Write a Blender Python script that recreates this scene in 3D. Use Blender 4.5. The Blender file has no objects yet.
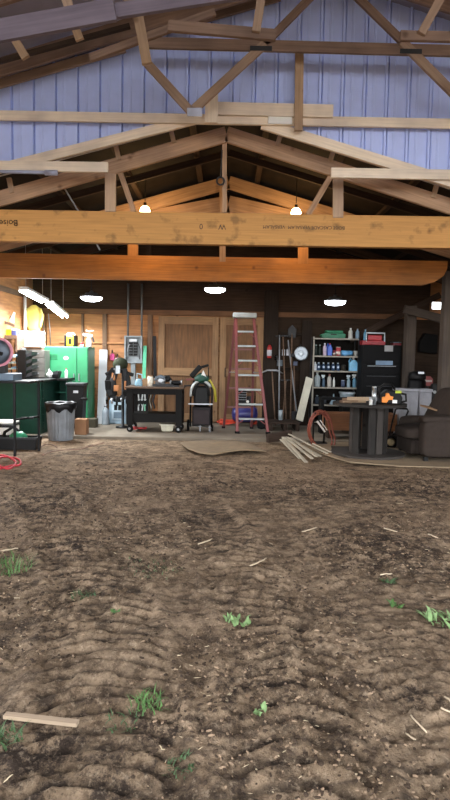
import bpy, bmesh, math, random
import numpy as np
from mathutils import Vector, Matrix
random.seed(7); np.random.seed(7)
C = bpy.context.scene.collection
R = math.radians

# ------------------------------------------------------------------ camera
F = 580.0; CAMZ = 1.5
TH = math.atan(44/580.0); PHI = R(1.0)
f_ = Vector((0, math.cos(TH), -math.sin(TH)))
U_ = Vector((0, math.sin(TH), math.cos(TH)))
X_ = Vector((1, 0, 0))
r_ = X_*math.cos(PHI) + U_*math.sin(PHI)
u_ = -X_*math.sin(PHI) + U_*math.cos(PHI)
cd = bpy.data.cameras.new('camera'); cam = bpy.data.objects.new('camera', cd); C.objects.link(cam)
cd.sensor_fit = 'VERTICAL'; cd.sensor_height = 36; cd.lens = 36*F/800.0
cd.clip_start = 0.05; cd.clip_end = 300
m = Matrix.Identity(4)
for i in range(3):
    m[i][0] = r_[i]; m[i][1] = u_[i]; m[i][2] = -f_[i]
m[2][3] = CAMZ
cam.matrix_world = m
bpy.context.scene.camera = cam

# ------------------------------------------------------------------ daylight and exposure
w = bpy.data.worlds.new('world'); bpy.context.scene.world = w; w.use_nodes = True
bg = w.node_tree.nodes['Background']
bg.inputs[0].default_value = (0.93, 0.96, 1.0, 1); bg.inputs[1].default_value = 6.8
S = bpy.context.scene
S.view_settings.view_transform = 'Standard'; S.view_settings.look = 'None'
S.view_settings.gamma = 1; S.view_settings.use_curve_mapping = False
S.view_settings.exposure = 0.0
HIGHBAY_W = 11.0; TUBE_W = 115.0; BULB_W = 20.0


def P(px, py, Y):
    d = f_ + r_*((px-225)/F) + u_*((400-py)/F)
    t = Y/d.y
    return Vector((d.x*t, Y, CAMZ+d.z*t))


def PX(px, Y): return P(px, 400, Y).x
def PZ(px, py, Y): return P(px, py, Y).z


# ------------------------------------------------------------------ materials
def lin(c):
    c = c.lstrip('#')
    v = [int(c[i:i+2], 16)/255 for i in (0, 2, 4)]
    return tuple(x/12.92 if x <= 0.04045 else ((x+0.055)/1.055)**2.4 for x in v)+(1,)


MC = {}


def M(col, rough=0.6, metal=0.0, kind='plain', var=0.18, emit=0.0, scale=6.0):
    key = (col, rough, metal, kind, var, emit, scale)
    if key in MC: return MC[key]
    m = bpy.data.materials.new('%s_%s' % (kind, col.strip('#'))); m.use_nodes = True
    nt = m.node_tree; N = nt.nodes; L = nt.links
    b = N['Principled BSDF']; b.inputs['Roughness'].default_value = rough; b.inputs['Metallic'].default_value = metal
    c = lin(col)
    if max(c[:3]) < .06: b.inputs['Specular IOR Level'].default_value = .2
    if emit > 0:
        b.inputs['Base Color'].default_value = c
        b.inputs['Emission Color'].default_value = c; b.inputs['Emission Strength'].default_value = emit
        MC[key] = m; return m
    if kind == 'glass':
        b.inputs['Base Color'].default_value = c; b.inputs['Transmission Weight'].default_value = .8
        MC[key] = m; return m
    tc = N.new('ShaderNodeTexCoord'); mp = N.new('ShaderNodeMapping'); nz = N.new('ShaderNodeTexNoise')
    nz.inputs['Detail'].default_value = 6
    rp = N.new('ShaderNodeValToRGB')
    lo = tuple(x*(1-var) for x in c[:3])+(1,); hi = tuple(min(1, x*(1+var)) for x in c[:3])+(1,)
    rp.color_ramp.elements[0].position = .32; rp.color_ramp.elements[1].position = .68
    rp.color_ramp.elements[0].color = lo; rp.color_ramp.elements[1].color = hi
    if kind in ('wood', 'stained', 'ply'):
        L.new(tc.outputs['UV'], mp.inputs[0])
        mp.inputs['Scale'].default_value = (1.2, 28, 1) if kind != 'ply' else (1.5, 14, 1)
        nz.inputs['Scale'].default_value = 1.6
        L.new(mp.outputs[0], nz.inputs['Vector']); L.new(nz.outputs['Fac'], rp.inputs[0])
        # knots and blotches
        n2 = N.new('ShaderNodeTexVoronoi'); n2.inputs['Scale'].default_value = 3.2
        L.new(tc.outputs['UV'], n2.inputs['Vector'])
        r2 = N.new('ShaderNodeValToRGB'); r2.color_ramp.elements[0].position = .03; r2.color_ramp.elements[1].position = .13
        r2.color_ramp.elements[0].color = (.35, .28, .22, 1); r2.color_ramp.elements[1].color = (1, 1, 1, 1)
        L.new(n2.outputs['Distance'], r2.inputs[0])
        mx = N.new('ShaderNodeMixRGB'); mx.blend_type = 'MULTIPLY'; mx.inputs[0].default_value = .8
        L.new(rp.outputs[0], mx.inputs[1]); L.new(r2.outputs[0], mx.inputs[2])
        n3 = N.new('ShaderNodeTexNoise'); n3.inputs['Scale'].default_value = 2.2 if kind != 'stained' else 5.5
        n3.inputs['Detail'].default_value = 8 if kind == 'stained' else 3
        L.new(tc.outputs['UV'], n3.inputs['Vector'])
        r3 = N.new('ShaderNodeValToRGB')
        r3.color_ramp.elements[0].position = .32 if kind == 'stained' else .3; r3.color_ramp.elements[1].position = .44 if kind == 'stained' else .6
        d = .55 if kind == 'stained' else .72
        r3.color_ramp.elements[0].color = (d, d, d*1.05, 1); r3.color_ramp.elements[1].color = (1, 1, 1, 1)
        L.new(n3.outputs['Fac'], r3.inputs[0])
        m2 = N.new('ShaderNodeMixRGB'); m2.blend_type = 'MULTIPLY'; m2.inputs[0].default_value = 1
        L.new(mx.outputs[0], m2.inputs[1]); L.new(r3.outputs[0], m2.inputs[2])
        L.new(m2.outputs[0], b.inputs['Base Color'])
    else:
        L.new(tc.outputs['Object'], mp.inputs[0]); nz.inputs['Scale'].default_value = scale
        L.new(mp.outputs[0], nz.inputs['Vector']); L.new(nz.outputs['Fac'], rp.inputs[0])
        L.new(rp.outputs[0], b.inputs['Base Color'])
    bp = N.new('ShaderNodeBump'); bp.inputs['Strength'].default_value = .15; bp.inputs['Distance'].default_value = .01
    L.new(nz.outputs['Fac'], bp.inputs['Height']); L.new(bp.outputs[0], b.inputs['Normal'])
    MC[key] = m; return m


# colours used often
OAK = M('#b98748', .7, kind='stained', var=.12)
OAK2 = M('#a66c2c', .6, kind='wood', var=.25)
PINE = M('#e6d6c0', .75, kind='wood', var=.09)
PINE2 = M('#a98d70', .8, kind='wood', var=.18)
CHORD = M('#ab8a6c', .8, kind='wood', var=.22)
OLD = M('#6e5642', .85, kind='wood', var=.25)
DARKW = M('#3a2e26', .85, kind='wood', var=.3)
PLY = M('#a9764a', .8, kind='ply', var=.22)
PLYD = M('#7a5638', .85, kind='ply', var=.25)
BLACK = M('#141414', .45); BLACKM = M('#1b1b1c', .4, .4); DGREY = M('#333436', .5)
GREY = M('#83868a', .5); STEEL = M('#a4a8ac', .35, .8); WHITE = M('#e6e6e2', .5, var=.05)
GREEN = M('#2c7b51', .45, var=.1); DGREEN = M('#103a2e', .45, var=.15)
RED = M('#a82824', .45); ORANGE = M('#d9621c', .5); ORED = M('#d4472c', .55); YEL = M('#e8c01c', .45)
BLUE = M('#25459a', .4); LBLUE = M('#7aa8cc', .4); RUBBER = M('#101010', .8)
CARD = M('#8a6446', .85, var=.1)


# ------------------------------------------------------------------ mesh builder
class MB:
    def __init__(s):
        s.bm = bmesh.new(); s.uv = s.bm.loops.layers.uv.new('UVMap')

    def _face(s, vs, uvs=None, smooth=False):
        try: f = s.bm.faces.new(vs)
        except ValueError: return
        f.smooth = smooth
        for i, l in enumerate(f.loops):
            l[s.uv].uv = uvs[i] if uvs else (l.vert.co.x, l.vert.co.z)

    def hexa(s, c, ax, h):
        """box: centre c, unit axes ax, half sizes h"""
        off = random.random()*20
        order = sorted(range(3), key=lambda i: -h[i]); lo = order[0]
        loc = []; vs = []
        for sx in (-1, 1):
            for sy in (-1, 1):
                for sz in (-1, 1):
                    l = (sx*h[0], sy*h[1], sz*h[2]); loc.append(l)
                    vs.append(s.bm.verts.new(c+ax[0]*l[0]+ax[1]*l[1]+ax[2]*l[2]))
        flip = ax[0].cross(ax[1]).dot(ax[2]) < 0
        for q in ((0, 1, 3, 2), (4, 6, 7, 5), (0, 4, 5, 1), (2, 3, 7, 6), (0, 2, 6, 4), (1, 5, 7, 3)):
            q = q[::-1] if flip else q
            uv = [(loc[i][lo]+off, loc[i][order[1]]+loc[i][order[2]]+off) for i in q]
            s._face([vs[i] for i in q], uv)

    def box(s, x0, x1, y0, y1, z0, z1):
        s.hexa(Vector(((x0+x1)/2, (y0+y1)/2, (z0+z1)/2)), (Vector((1, 0, 0)), Vector((0, 1, 0)), Vector((0, 0, 1))),
               (abs(x1-x0)/2, abs(y1-y0)/2, abs(z1-z0)/2)); return s

    def bar(s, a, b, w, d, n=(0, 1, 0)):
        """square bar from a to b, w across, d along normal n"""
        a = Vector(a); b = Vector(b); L = (b-a); ln = L.length; L.normalize(); n = Vector(n)
        n = (n-L*n.dot(L)).normalized(); sd = L.cross(n)
        s.hexa((a+b)/2, (L, n, sd), (ln/2, d/2, w/2)); return s

    def tube(s, pts, r, seg=8, caps=True, closed=False):
        pts = [Vector(p) for p in pts]; rings = []; n = len(pts)
        rr = r if isinstance(r, (list, tuple)) else [r]*n
        prev = None
        for i, p in enumerate(pts):
            if closed: t = pts[(i+1) % n]-pts[i-1]
            else: t = pts[min(i+1, n-1)]-pts[max(i-1, 0)]
            if t.length < 1e-9: t = Vector((0, 0, 1))
            t.normalize()
            if prev is None:
                q = Vector((0, 0, 1)) if abs(t.z) < .9 else Vector((1, 0, 0))
                prev = t.cross(q).normalized()
            a = (prev-t*prev.dot(t)).normalized(); b = t.cross(a); prev = a
            rings.append([s.bm.verts.new(p+(a*math.cos(2*math.pi*k/seg)+b*math.sin(2*math.pi*k/seg))*rr[i]) for k in range(seg)])
        for i in range(n if closed else n-1):
            A = rings[i]; B = rings[(i+1) % n]
            for k in range(seg):
                s._face([A[k], A[(k+1) % seg], B[(k+1) % seg], B[k]], smooth=True)
        if caps and not closed:
            s._face(rings[0][::-1]); s._face(rings[-1])
        return s

    def lathe(s, prof, c=(0, 0, 0), seg=20, axis=(0, 0, 1), sx=1, sy=1, smooth=True):
        """prof: list of (r, h)"""
        c = Vector(c); ax = Vector(axis).normalized()
        q = Vector((1, 0, 0)) if abs(ax.x) < .9 else Vector((0, 1, 0))
        a = (q-ax*q.dot(ax)).normalized(); b = ax.cross(a); rings = []
        for r, h in prof:
            r = max(r, 1e-4)
            rings.append([s.bm.verts.new(c+ax*h+a*(math.cos(2*math.pi*k/seg)*r*sx)+b*(math.sin(2*math.pi*k/seg)*r*sy)) for k in range(seg)])
        for A, B in zip(rings, rings[1:]):
            for k in range(seg): s._face([A[k], A[(k+1) % seg], B[(k+1) % seg], B[k]], smooth=smooth)
        s._face(rings[0][::-1]); s._face(rings[-1]); return s

    def prism(s, pts2, y0, y1, ax='xz'):
        """extrude a polygon of (x,z) between y0 and y1"""
        A = [s.bm.verts.new((x, y0, z)) for x, z in pts2]; B = [s.bm.verts.new((x, y1, z)) for x, z in pts2]
        s._face(A, [(v.co.x, v.co.z) for v in A]); s._face(B[::-1], [(v.co.x, v.co.z) for v in B[::-1]])
        n = len(A)
        for i in range(n):
            q = [A[i], B[i], B[(i+1) % n], A[(i+1) % n]]
            s._face(q, [(v.co.y, v.co.z) for v in q])
        return s

    def build(s, name, mat, parent=None, world=True, bevel=0, label=None, sub=0):
        bmesh.ops.recalc_face_normals(s.bm, faces=s.bm.faces)
        me = bpy.data.meshes.new(name)
        if parent is not None:
            if world:
                s.bm.transform(chain(parent).inverted())
            s.bm.to_mesh(me); o = bpy.data.objects.new(name, me); o.parent = parent
        else:
            xs = [v.co for v in s.bm.verts]
            lo = Vector([min(v[i] for v in xs) for i in range(3)]); hi = Vector([max(v[i] for v in xs) for i in range(3)])
            org = Vector(((lo.x+hi.x)/2, (lo.y+hi.y)/2, lo.z))
            if world:
                s.bm.transform(Matrix.Translation(-org)); s.bm.to_mesh(me)
                o = bpy.data.objects.new(name, me); o.location = org
            else:
                s.bm.to_mesh(me); o = bpy.data.objects.new(name, me)
        s.bm.free(); C.objects.link(o)
        if mat: me.materials.append(mat)
        if bevel:
            b = o.modifiers.new('bevel', 'BEVEL'); b.width = bevel; b.segments = 2; b.limit_method = 'ANGLE'
        if sub:
            b = o.modifiers.new('sub', 'SUBSURF'); b.levels = sub; b.render_levels = sub
        if label: o['label'] = label
        return o


def chain(o):
    m = Matrix.Identity(4)
    while o is not None:
        m = o.matrix_basis @ m; o = o.parent
    return m


def tag(o, label, cat, group=None, kind=None):
    o['label'] = label; o['category'] = cat
    if group: o['group'] = group
    if kind: o['kind'] = kind
    return o


def thing(name, label, cat, loc=(0, 0, 0), rz=0, group=None):
    o = bpy.data.objects.new(name, None); o.empty_display_size = .1; C.objects.link(o)
    o.location = loc; o.rotation_euler = (0, 0, rz)
    return tag(o, label, cat, group)


def struct(o):
    o['kind'] = 'structure'; return o


def dup(root, loc, label=None, rz=None):
    r = root.copy(); C.objects.link(r); r.location = loc
    if rz is not None: r.rotation_euler = (0, 0, rz)
    if label: r['label'] = label
    for ch in list(root.children):
        c = ch.copy(); C.objects.link(c); c.parent = r
        for g in list(ch.children):
            d = g.copy(); C.objects.link(d); d.parent = c
    return r


def text_mesh(txt, size, mat, name, parent, loc, rot, ext=.001):
    cu = bpy.data.curves.new(name, 'FONT'); cu.body = txt; cu.size = size; cu.extrude = ext
    t = bpy.data.objects.new(name, cu); C.objects.link(t)
    dg = bpy.context.evaluated_depsgraph_get()
    me = bpy.data.meshes.new_from_object(t.evaluated_get(dg)); bpy.data.objects.remove(t)
    o = bpy.data.objects.new(name, me); C.objects.link(o); me.materials.clear(); me.materials.append(mat)
    if parent: o.parent = parent
    o.location = (Vector(loc) - (parent.location if parent else Vector())); o.rotation_euler = rot
    return o


# ================================================================== SETTING
SLAB = 0.05; SLABY = 10.15; BACK = 12.6; LEFTX = -4.15; RIGHTX = 6.2; T1 = 7.2; T2 = 9.4; WALLY = 6.9


# ---- noise for the ground
def vnoise(x, y, seed):
    rs = np.random.RandomState(seed); T = rs.rand(256, 256)
    xi = np.floor(x).astype(int); yi = np.floor(y).astype(int); fx = x-xi; fy = y-yi
    fx = fx*fx*(3-2*fx); fy = fy*fy*(3-2*fy)
    a = T[xi % 256, yi % 256]; b = T[(xi+1) % 256, yi % 256]; c = T[xi % 256, (yi+1) % 256]; d = T[(xi+1) % 256, (yi+1) % 256]
    return (a*(1-fx)+b*fx)*(1-fy)+(c*(1-fx)+d*fx)*fy


TRACKS = [([(1.2, -.30), (2.3, -.47), (3.6, -.78), (4.4, -1.12), (5.6, -1.7), (7, -2.3)], .30, 1.0),
          ([(1.2, .34), (2.3, .30), (3.0, .30), (3.6, .2), (4.5, .02), (5.3, -.12), (6.6, -.4)], .27, 1.0),
          ([(1.2, .9), (2.3, .95), (3.4, 1.0), (4.5, .95), (6.0, .8)], .25, .4),
          ([(1.2, -1.1), (2.6, -1.2), (3.6, -1.55), (4.6, -2.1)], .25, .5)]


DAMP = [(70, 550, 35, 9, 1.0), (145, 568, 20, 10, .9), (195, 515, 45, 14, .8), (97, 462, 16, 3, 1.6), (210, 655, 40, 12, .8), (345, 615, 32, 12, 1.0), (105, 598, 14, 8, .6),
        (400, 705, 45, 14, .9), (240, 700, 45, 18, .6), (170, 745, 40, 14, .9), (30, 770, 45, 20, .9), (150, 790, 70, 14, .7), (330, 765, 50, 16, .6), (260, 545, 40, 8, .6), (30, 640, 40, 20, .5), (430, 490, 40, 12, .7), (380, 545, 40, 10, .5)]


def ground_fields(X, Y):
    """height and dampness of the dirt"""
    h = (vnoise(X*.7+9, Y*.7+5, 1)-.5)*.07 + (vnoise(X*2.3, Y*2.3, 2)-.5)*.02 + (vnoise(X*7, Y*9, 3)-.5)*.010
    h += (vnoise(X*19, Y*26, 4)-.5)*.013 + (vnoise(X*9+3, Y*25, 14)-.5)*.009
    h += (vnoise(X*42, Y*60, 15)-.5)*.008*np.clip((6-Y)/2, 0, 1)
    clod = vnoise(X*34, Y*40, 5); gate = np.clip((vnoise(X*2.1+3, Y*2.4+8, 6)-.42)*5, 0, 1)
    h += np.clip(clod-.55, 0, 1)*.034*gate
    c2 = vnoise(X*11+40, Y*17, 12)
    h += np.clip(c2-.62, 0, 1)*.035*gate
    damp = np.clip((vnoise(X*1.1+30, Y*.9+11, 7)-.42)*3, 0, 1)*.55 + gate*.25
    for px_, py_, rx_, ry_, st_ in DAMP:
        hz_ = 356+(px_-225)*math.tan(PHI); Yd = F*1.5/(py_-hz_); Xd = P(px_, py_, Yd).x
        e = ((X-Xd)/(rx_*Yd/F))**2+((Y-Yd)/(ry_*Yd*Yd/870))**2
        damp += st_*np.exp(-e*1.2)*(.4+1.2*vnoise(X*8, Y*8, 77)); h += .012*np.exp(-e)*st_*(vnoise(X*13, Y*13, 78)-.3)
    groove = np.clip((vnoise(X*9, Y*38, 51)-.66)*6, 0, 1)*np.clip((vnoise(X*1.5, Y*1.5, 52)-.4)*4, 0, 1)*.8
    for k, (pth, hw, st) in enumerate(TRACKS):
        py = np.array([p[0] for p in pth]); px = np.array([p[1] for p in pth])
        xc = np.interp(Y, py, px); u = (X-xc)/hw
        fade = np.clip((py[-1]-Y)/1.2, 0, 1)*st
        mask = np.clip((1.05-np.abs(u))*5, 0, 1)*fade
        patch = np.clip((vnoise(X*2.1+7*k, Y*1.6+3, 20+k)-.28)*3.2, 0, 1)
        patch = (patch*.8+.2)*np.clip((vnoise(X*7+5*k, Y*5, 40+k)-.1)*3, 0.3, 1)
        ph = (Y + .10*u*u + .03*(vnoise(X*3, Y*3, 8)-.5) + .022*(vnoise(X*9, Y*9, 9)-.5))/(.105 if k != 1 else .12)
        fr = ph-np.floor(ph)
        lug = np.clip((fr-.72)*8, 0, 1)*np.clip((1.0-fr)*9, 0, 1)
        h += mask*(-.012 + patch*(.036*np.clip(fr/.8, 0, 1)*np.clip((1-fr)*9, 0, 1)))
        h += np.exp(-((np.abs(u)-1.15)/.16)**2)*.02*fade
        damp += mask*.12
        groove = np.maximum(groove, mask*np.clip(patch*2.5, 0, 1)*np.clip(1.7-fr*4.2, 0, 1)*np.clip(.35+vnoise(X*14, Y*14, 60+k), 0, 1))  # dark lines at the lug edges, their shadow painted into the soil colour
    flat = np.clip((Y-7.2)/2, 0, 1)
    h = h*(1-flat*.75) - .01
    h = np.clip(h, -.06, .075)
    edge = np.clip((SLABY-.05-Y)/.5, 0, 1)
    h = h*edge - .004*(1-edge)
    far = np.clip((Y-5.2)/3, 0, 1)
    damp = np.clip(damp-.22*far, -.2, 1.2)*(1-.4*flat)
    return h, damp, groove


def ground_z(x, y):
    h, d, g = ground_fields(np.array([float(x)]), np.array([float(y)])); return float(h[0])


def build_ground():
    ys = [-70, -25, -9, -4, -2.5, -1.5, -.6, 0, .5, .9]; y = 1.15
    while y < 10.9:
        ys.append(y); y += .010+.0032*max(0, y-2)
    ys = np.array(ys)
    xs = np.concatenate([[-70, -30, -14, -11, -8, -6.5, -5.5], np.arange(-4.9, -1.7, .028), np.arange(-1.7, 1.7, .0125), np.arange(1.7, 5.2, .028), [5.6, 6.5, 8, 11, 15, 32, 70]])
    Yg, Xg = np.meshgrid(ys, xs, indexing='ij')
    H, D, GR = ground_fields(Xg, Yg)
    nr, nc = Xg.shape
    co = np.stack([Xg, Yg, H], -1).reshape(-1, 3)
    idx = np.arange(nr*nc).reshape(nr, nc)
    q = np.stack([idx[:-1, :-1], idx[:-1, 1:], idx[1:, 1:], idx[1:, :-1]], -1).reshape(-1, 4)
    me = bpy.data.meshes.new('floor'); me.vertices.add(len(co)); me.vertices.foreach_set('co', co.ravel())
    me.loops.add(q.size); me.polygons.add(len(q))
    me.loops.foreach_set('vertex_index', q.ravel()); me.polygons.foreach_set('loop_start', np.arange(len(q))*4)
    me.polygons.foreach_set('loop_total', np.full(len(q), 4)); me.update(); me.validate()
    me.polygons.foreach_set('use_smooth', np.ones(len(q), bool))
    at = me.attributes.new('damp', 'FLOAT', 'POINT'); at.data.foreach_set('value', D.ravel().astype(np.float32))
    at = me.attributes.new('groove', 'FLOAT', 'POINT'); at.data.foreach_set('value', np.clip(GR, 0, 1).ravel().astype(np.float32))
    o = bpy.data.objects.new('floor', me); C.objects.link(o); struct(o)
    m = bpy.data.materials.new('dirt'); m.use_nodes = True; nt = m.node_tree; N = nt.nodes; L = nt.links
    b = N['Principled BSDF']; b.inputs['Roughness'].default_value = .95
    b.inputs['Specular IOR Level'].default_value = .15
    tc = N.new('ShaderNodeTexCoord')

    def noise(sc, det=8, rg=.6):
        n = N.new('ShaderNodeTexNoise'); n.inputs['Scale'].default_value = sc; n.inputs['Detail'].default_value = det
        n.inputs['Roughness'].default_value = rg; L.new(tc.outputs['Object'], n.inputs['Vector']); return n
    n1 = noise(3.0); n2 = noise(9, 10, .8); n3 = noise(34, 6, .75)
    mpp = N.new('ShaderNodeMapping'); mpp.inputs['Scale'].default_value = (1, .8, 1); L.new(tc.outputs['Object'], mpp.inputs[0])
    L.new(mpp.outputs[0], n2.inputs['Vector'])
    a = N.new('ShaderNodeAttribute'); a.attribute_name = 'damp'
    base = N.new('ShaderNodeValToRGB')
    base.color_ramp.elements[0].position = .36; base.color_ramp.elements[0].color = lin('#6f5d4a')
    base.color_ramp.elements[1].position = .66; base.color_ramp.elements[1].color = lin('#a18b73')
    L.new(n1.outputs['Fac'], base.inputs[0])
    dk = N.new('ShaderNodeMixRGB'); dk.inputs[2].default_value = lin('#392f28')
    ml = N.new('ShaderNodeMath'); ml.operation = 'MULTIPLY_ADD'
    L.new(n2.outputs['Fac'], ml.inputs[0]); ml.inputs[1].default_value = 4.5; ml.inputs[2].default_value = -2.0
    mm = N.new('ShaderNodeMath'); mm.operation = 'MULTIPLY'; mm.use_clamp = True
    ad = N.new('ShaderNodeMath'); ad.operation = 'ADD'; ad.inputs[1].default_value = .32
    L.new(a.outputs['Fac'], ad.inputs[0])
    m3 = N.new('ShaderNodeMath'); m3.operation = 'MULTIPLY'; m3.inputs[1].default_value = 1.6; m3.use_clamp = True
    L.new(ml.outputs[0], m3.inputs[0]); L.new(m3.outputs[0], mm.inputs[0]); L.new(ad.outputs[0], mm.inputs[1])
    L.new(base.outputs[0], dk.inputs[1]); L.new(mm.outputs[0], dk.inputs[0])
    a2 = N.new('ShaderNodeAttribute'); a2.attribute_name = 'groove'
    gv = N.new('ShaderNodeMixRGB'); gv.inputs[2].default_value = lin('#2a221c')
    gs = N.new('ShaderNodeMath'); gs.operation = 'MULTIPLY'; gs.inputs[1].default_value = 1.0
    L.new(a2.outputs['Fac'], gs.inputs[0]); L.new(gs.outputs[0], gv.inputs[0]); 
    # crisp dark crumbs
    n4 = noise(17, 8, .8); L.new(mpp.outputs[0], n4.inputs['Vector']); r4 = N.new('ShaderNodeValToRGB'); r4.color_ramp.elements[0].position = .43; r4.color_ramp.elements[1].position = .50
    r4.color_ramp.elements[0].color = (.47, .44, .42, 1); r4.color_ramp.elements[1].color = (1, 1, 1, 1)
    L.new(n4.outputs['Fac'], r4.inputs[0])
    cr = N.new('ShaderNodeMixRGB'); cr.blend_type = 'MULTIPLY'; cr.inputs[0].default_value = .85
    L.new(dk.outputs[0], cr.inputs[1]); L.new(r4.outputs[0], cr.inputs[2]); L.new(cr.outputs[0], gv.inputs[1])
    dk = gv
    # pale grit
    r3 = N.new('ShaderNodeValToRGB'); r3.color_ramp.elements[0].position = .55; r3.color_ramp.elements[1].position = .64
    r3.color_ramp.elements[0].color = (0, 0, 0, 1); r3.color_ramp.elements[1].color = (.38, .38, .38, 1)
    L.new(n3.outputs['Fac'], r3.inputs[0])
    gm = N.new('ShaderNodeMixRGB'); gm.inputs[2].default_value = lin('#b8a48c')
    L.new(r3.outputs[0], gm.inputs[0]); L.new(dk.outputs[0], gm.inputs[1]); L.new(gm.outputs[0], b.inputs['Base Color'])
    hs = N.new('ShaderNodeMath'); hs.operation = 'MULTIPLY_ADD'; hs.inputs[1].default_value = .35
    L.new(n3.outputs['Fac'], hs.inputs[0]); L.new(n2.outputs['Fac'], hs.inputs[2])
    bp = N.new('ShaderNodeBump'); bp.inputs['Strength'].default_value = 1.0; bp.inputs['Distance'].default_value = .03
    L.new(hs.outputs[0], bp.inputs['Height']); L.new(bp.outputs[0], b.inputs['Normal'])
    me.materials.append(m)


build_ground()
s = MB().box(LEFTX, RIGHTX, SLABY, BACK+.1, -.1, SLAB).build('floor', M('#746a5c', .85, var=.2, scale=2.5), bevel=.01); struct(s)

# ---- shed walls
rz_ = P(226, 128, T1).z           # ridge of the shed
SL = .285


def roofz(x): return rz_+.20-abs(x)*SL


OPX0, OPX1 = PX(428, BACK), PX(438, BACK); OPZ0, OPZ1 = PZ(433, 309, BACK), PZ(433, 302, BACK)
mb = MB()
mb.prism([(LEFTX, 0), (OPX0, 0), (OPX0, roofz(OPX0)), (0, roofz(0)), (LEFTX, roofz(LEFTX))], BACK, BACK+.05)
mb.prism([(OPX0, 0), (OPX1, 0), (OPX1, OPZ0), (OPX0, OPZ0)], BACK, BACK+.05)
mb.prism([(OPX0, OPZ1), (OPX1, OPZ1), (OPX1, roofz(OPX1)), (OPX0, roofz(OPX0))], BACK, BACK+.05)
mb.prism([(OPX1, 0), (RIGHTX, 0), (RIGHTX, roofz(RIGHTX)), (OPX1, roofz(OPX1))], BACK, BACK+.05)
struct(mb.build('wall_back', PLY))
struct(MB().box(LEFTX-.05, LEFTX, 7.0, BACK+.05, -.1, roofz(LEFTX)).build('wall_left', PLY))
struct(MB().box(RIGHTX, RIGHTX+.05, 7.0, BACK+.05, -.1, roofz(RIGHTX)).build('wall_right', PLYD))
ROOFM = M('#1d1815', .9, var=.3)
for sg, X in ((-1, -5.0), (1, 6.6)):
    mb = MB(); a = (0, roofz(0)); b = (X, roofz(X))
    mb.prism([a, (0, a[1]+.04), (X, b[1]+.04), b], WALLY+.03, BACK+.1)
    struct(mb.build('ceiling', ROOFM))
# upper header board and cover strips on the back wall
HB = M('#6a4a30', .85, kind='wood', var=.25)
struct(MB().box(LEFTX, 3.9, BACK-.09, BACK, PZ(200, 316, BACK), PZ(200, 311, BACK)).build('trim_1', HB))
struct(MB().prism([(LEFTX, PZ(200, 311, BACK)+.005), (4.35, PZ(200, 311, BACK)+.005), (4.35, roofz(4.35)-.02), (0, roofz(0)-.02), (LEFTX, roofz(LEFTX)-.02)], BACK-.06, BACK-.01).build('wall_back', M('#3a2c22', .9, kind='wood', var=.3)))  # upper plywood coloured dark to paint in the shade above the lamps
struct(MB().box(PX(262, BACK), RIGHTX, BACK-.03, BACK-.002, SLAB, PZ(200, 316, BACK)).build('wall_back', M('#35291f', .9, kind='ply', var=.25)))  # darker plywood overlay, the dim light of the right side painted in
t = 2
for px0, px1, y0, y1, n in ((60, 126, 341, 344, 0), (60, 126, 364, 367, 0), (103, 107, 314, 425, 1), (148, 152, 314, 425, 1), (82, 84, 314, 425, 1)):
    a = P(px0, y0, BACK); b = P(px1, y1, BACK)
    z0 = SLAB if n else b.z
    struct(MB().box(a.x, b.x, BACK-.05-.01*n, BACK, z0, a.z).build('trim_%d' % t, PLY if not n else OLD)); t += 1
# the double plank doors in the back wall
for k, (p0, p1) in enumerate(((158, 217.5), (219, 262))):
    x0, x1 = PX(p0, 12.5), PX(p1, 12.5); zt = PZ(200, 317, 12.5)
    d = struct(MB().box(x0, x1, 12.5, 12.54, SLAB+.02, zt).build('door_%d' % (k+1), M('#6e4f33', .85, kind='ply', var=.25)))
    fr = MB(); wd = .13
    fr.box(x0, x0+wd, 12.46, 12.5, SLAB+.03, zt); fr.box(x1-wd, x1, 12.46, 12.5, SLAB+.03, zt)
    for zc in (zt-.08, PZ(200, 372, 12.5), SLAB+.12): fr.box(x0+wd, x1-wd, 12.465, 12.5, zc-.08, zc+.08)
    fr.build('door_frame', M('#8c6d4d', .85, kind='wood', var=.2), d)
    hx = x1-.2 if k == 0 else x0+.12
    MB().tube([(hx, 12.44, 1.05), (hx, 12.41, 1.07), (hx, 12.41, 1.23), (hx, 12.44, 1.25)], .01).build('door_handle', BLACKM, d)

# ---- barn: siding above the shed, roof, far side walls
pk = P(324, -20, WALLY); pl = P(0, 80, WALLY); pr = P(450, 21, WALLY)
sL = (pk.z-pl.z)/(pk.x-pl.x); sR = (pk.z-pr.z)/(pr.x-pk.x)


def barnz(x): return pk.z-(pk.x-x)*sL if x < pk.x else pk.z-(x-pk.x)*sR


ol0 = P(182, 124, WALLY); ol1 = P(17, 166, WALLY); orr0 = P(268, 126, WALLY); orr1 = P(397, 166, WALLY)
oz = PZ(225, 122, WALLY)


def openz(x):
    a = ol0.z+(x-ol0.x)*(ol0.z-ol1.z)/(ol0.x-ol1.x); b = orr0.z-(x-orr0.x)*(orr0.z-orr1.z)/(orr1.x-orr0.x)
    return min(a, b, oz) + .03


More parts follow.
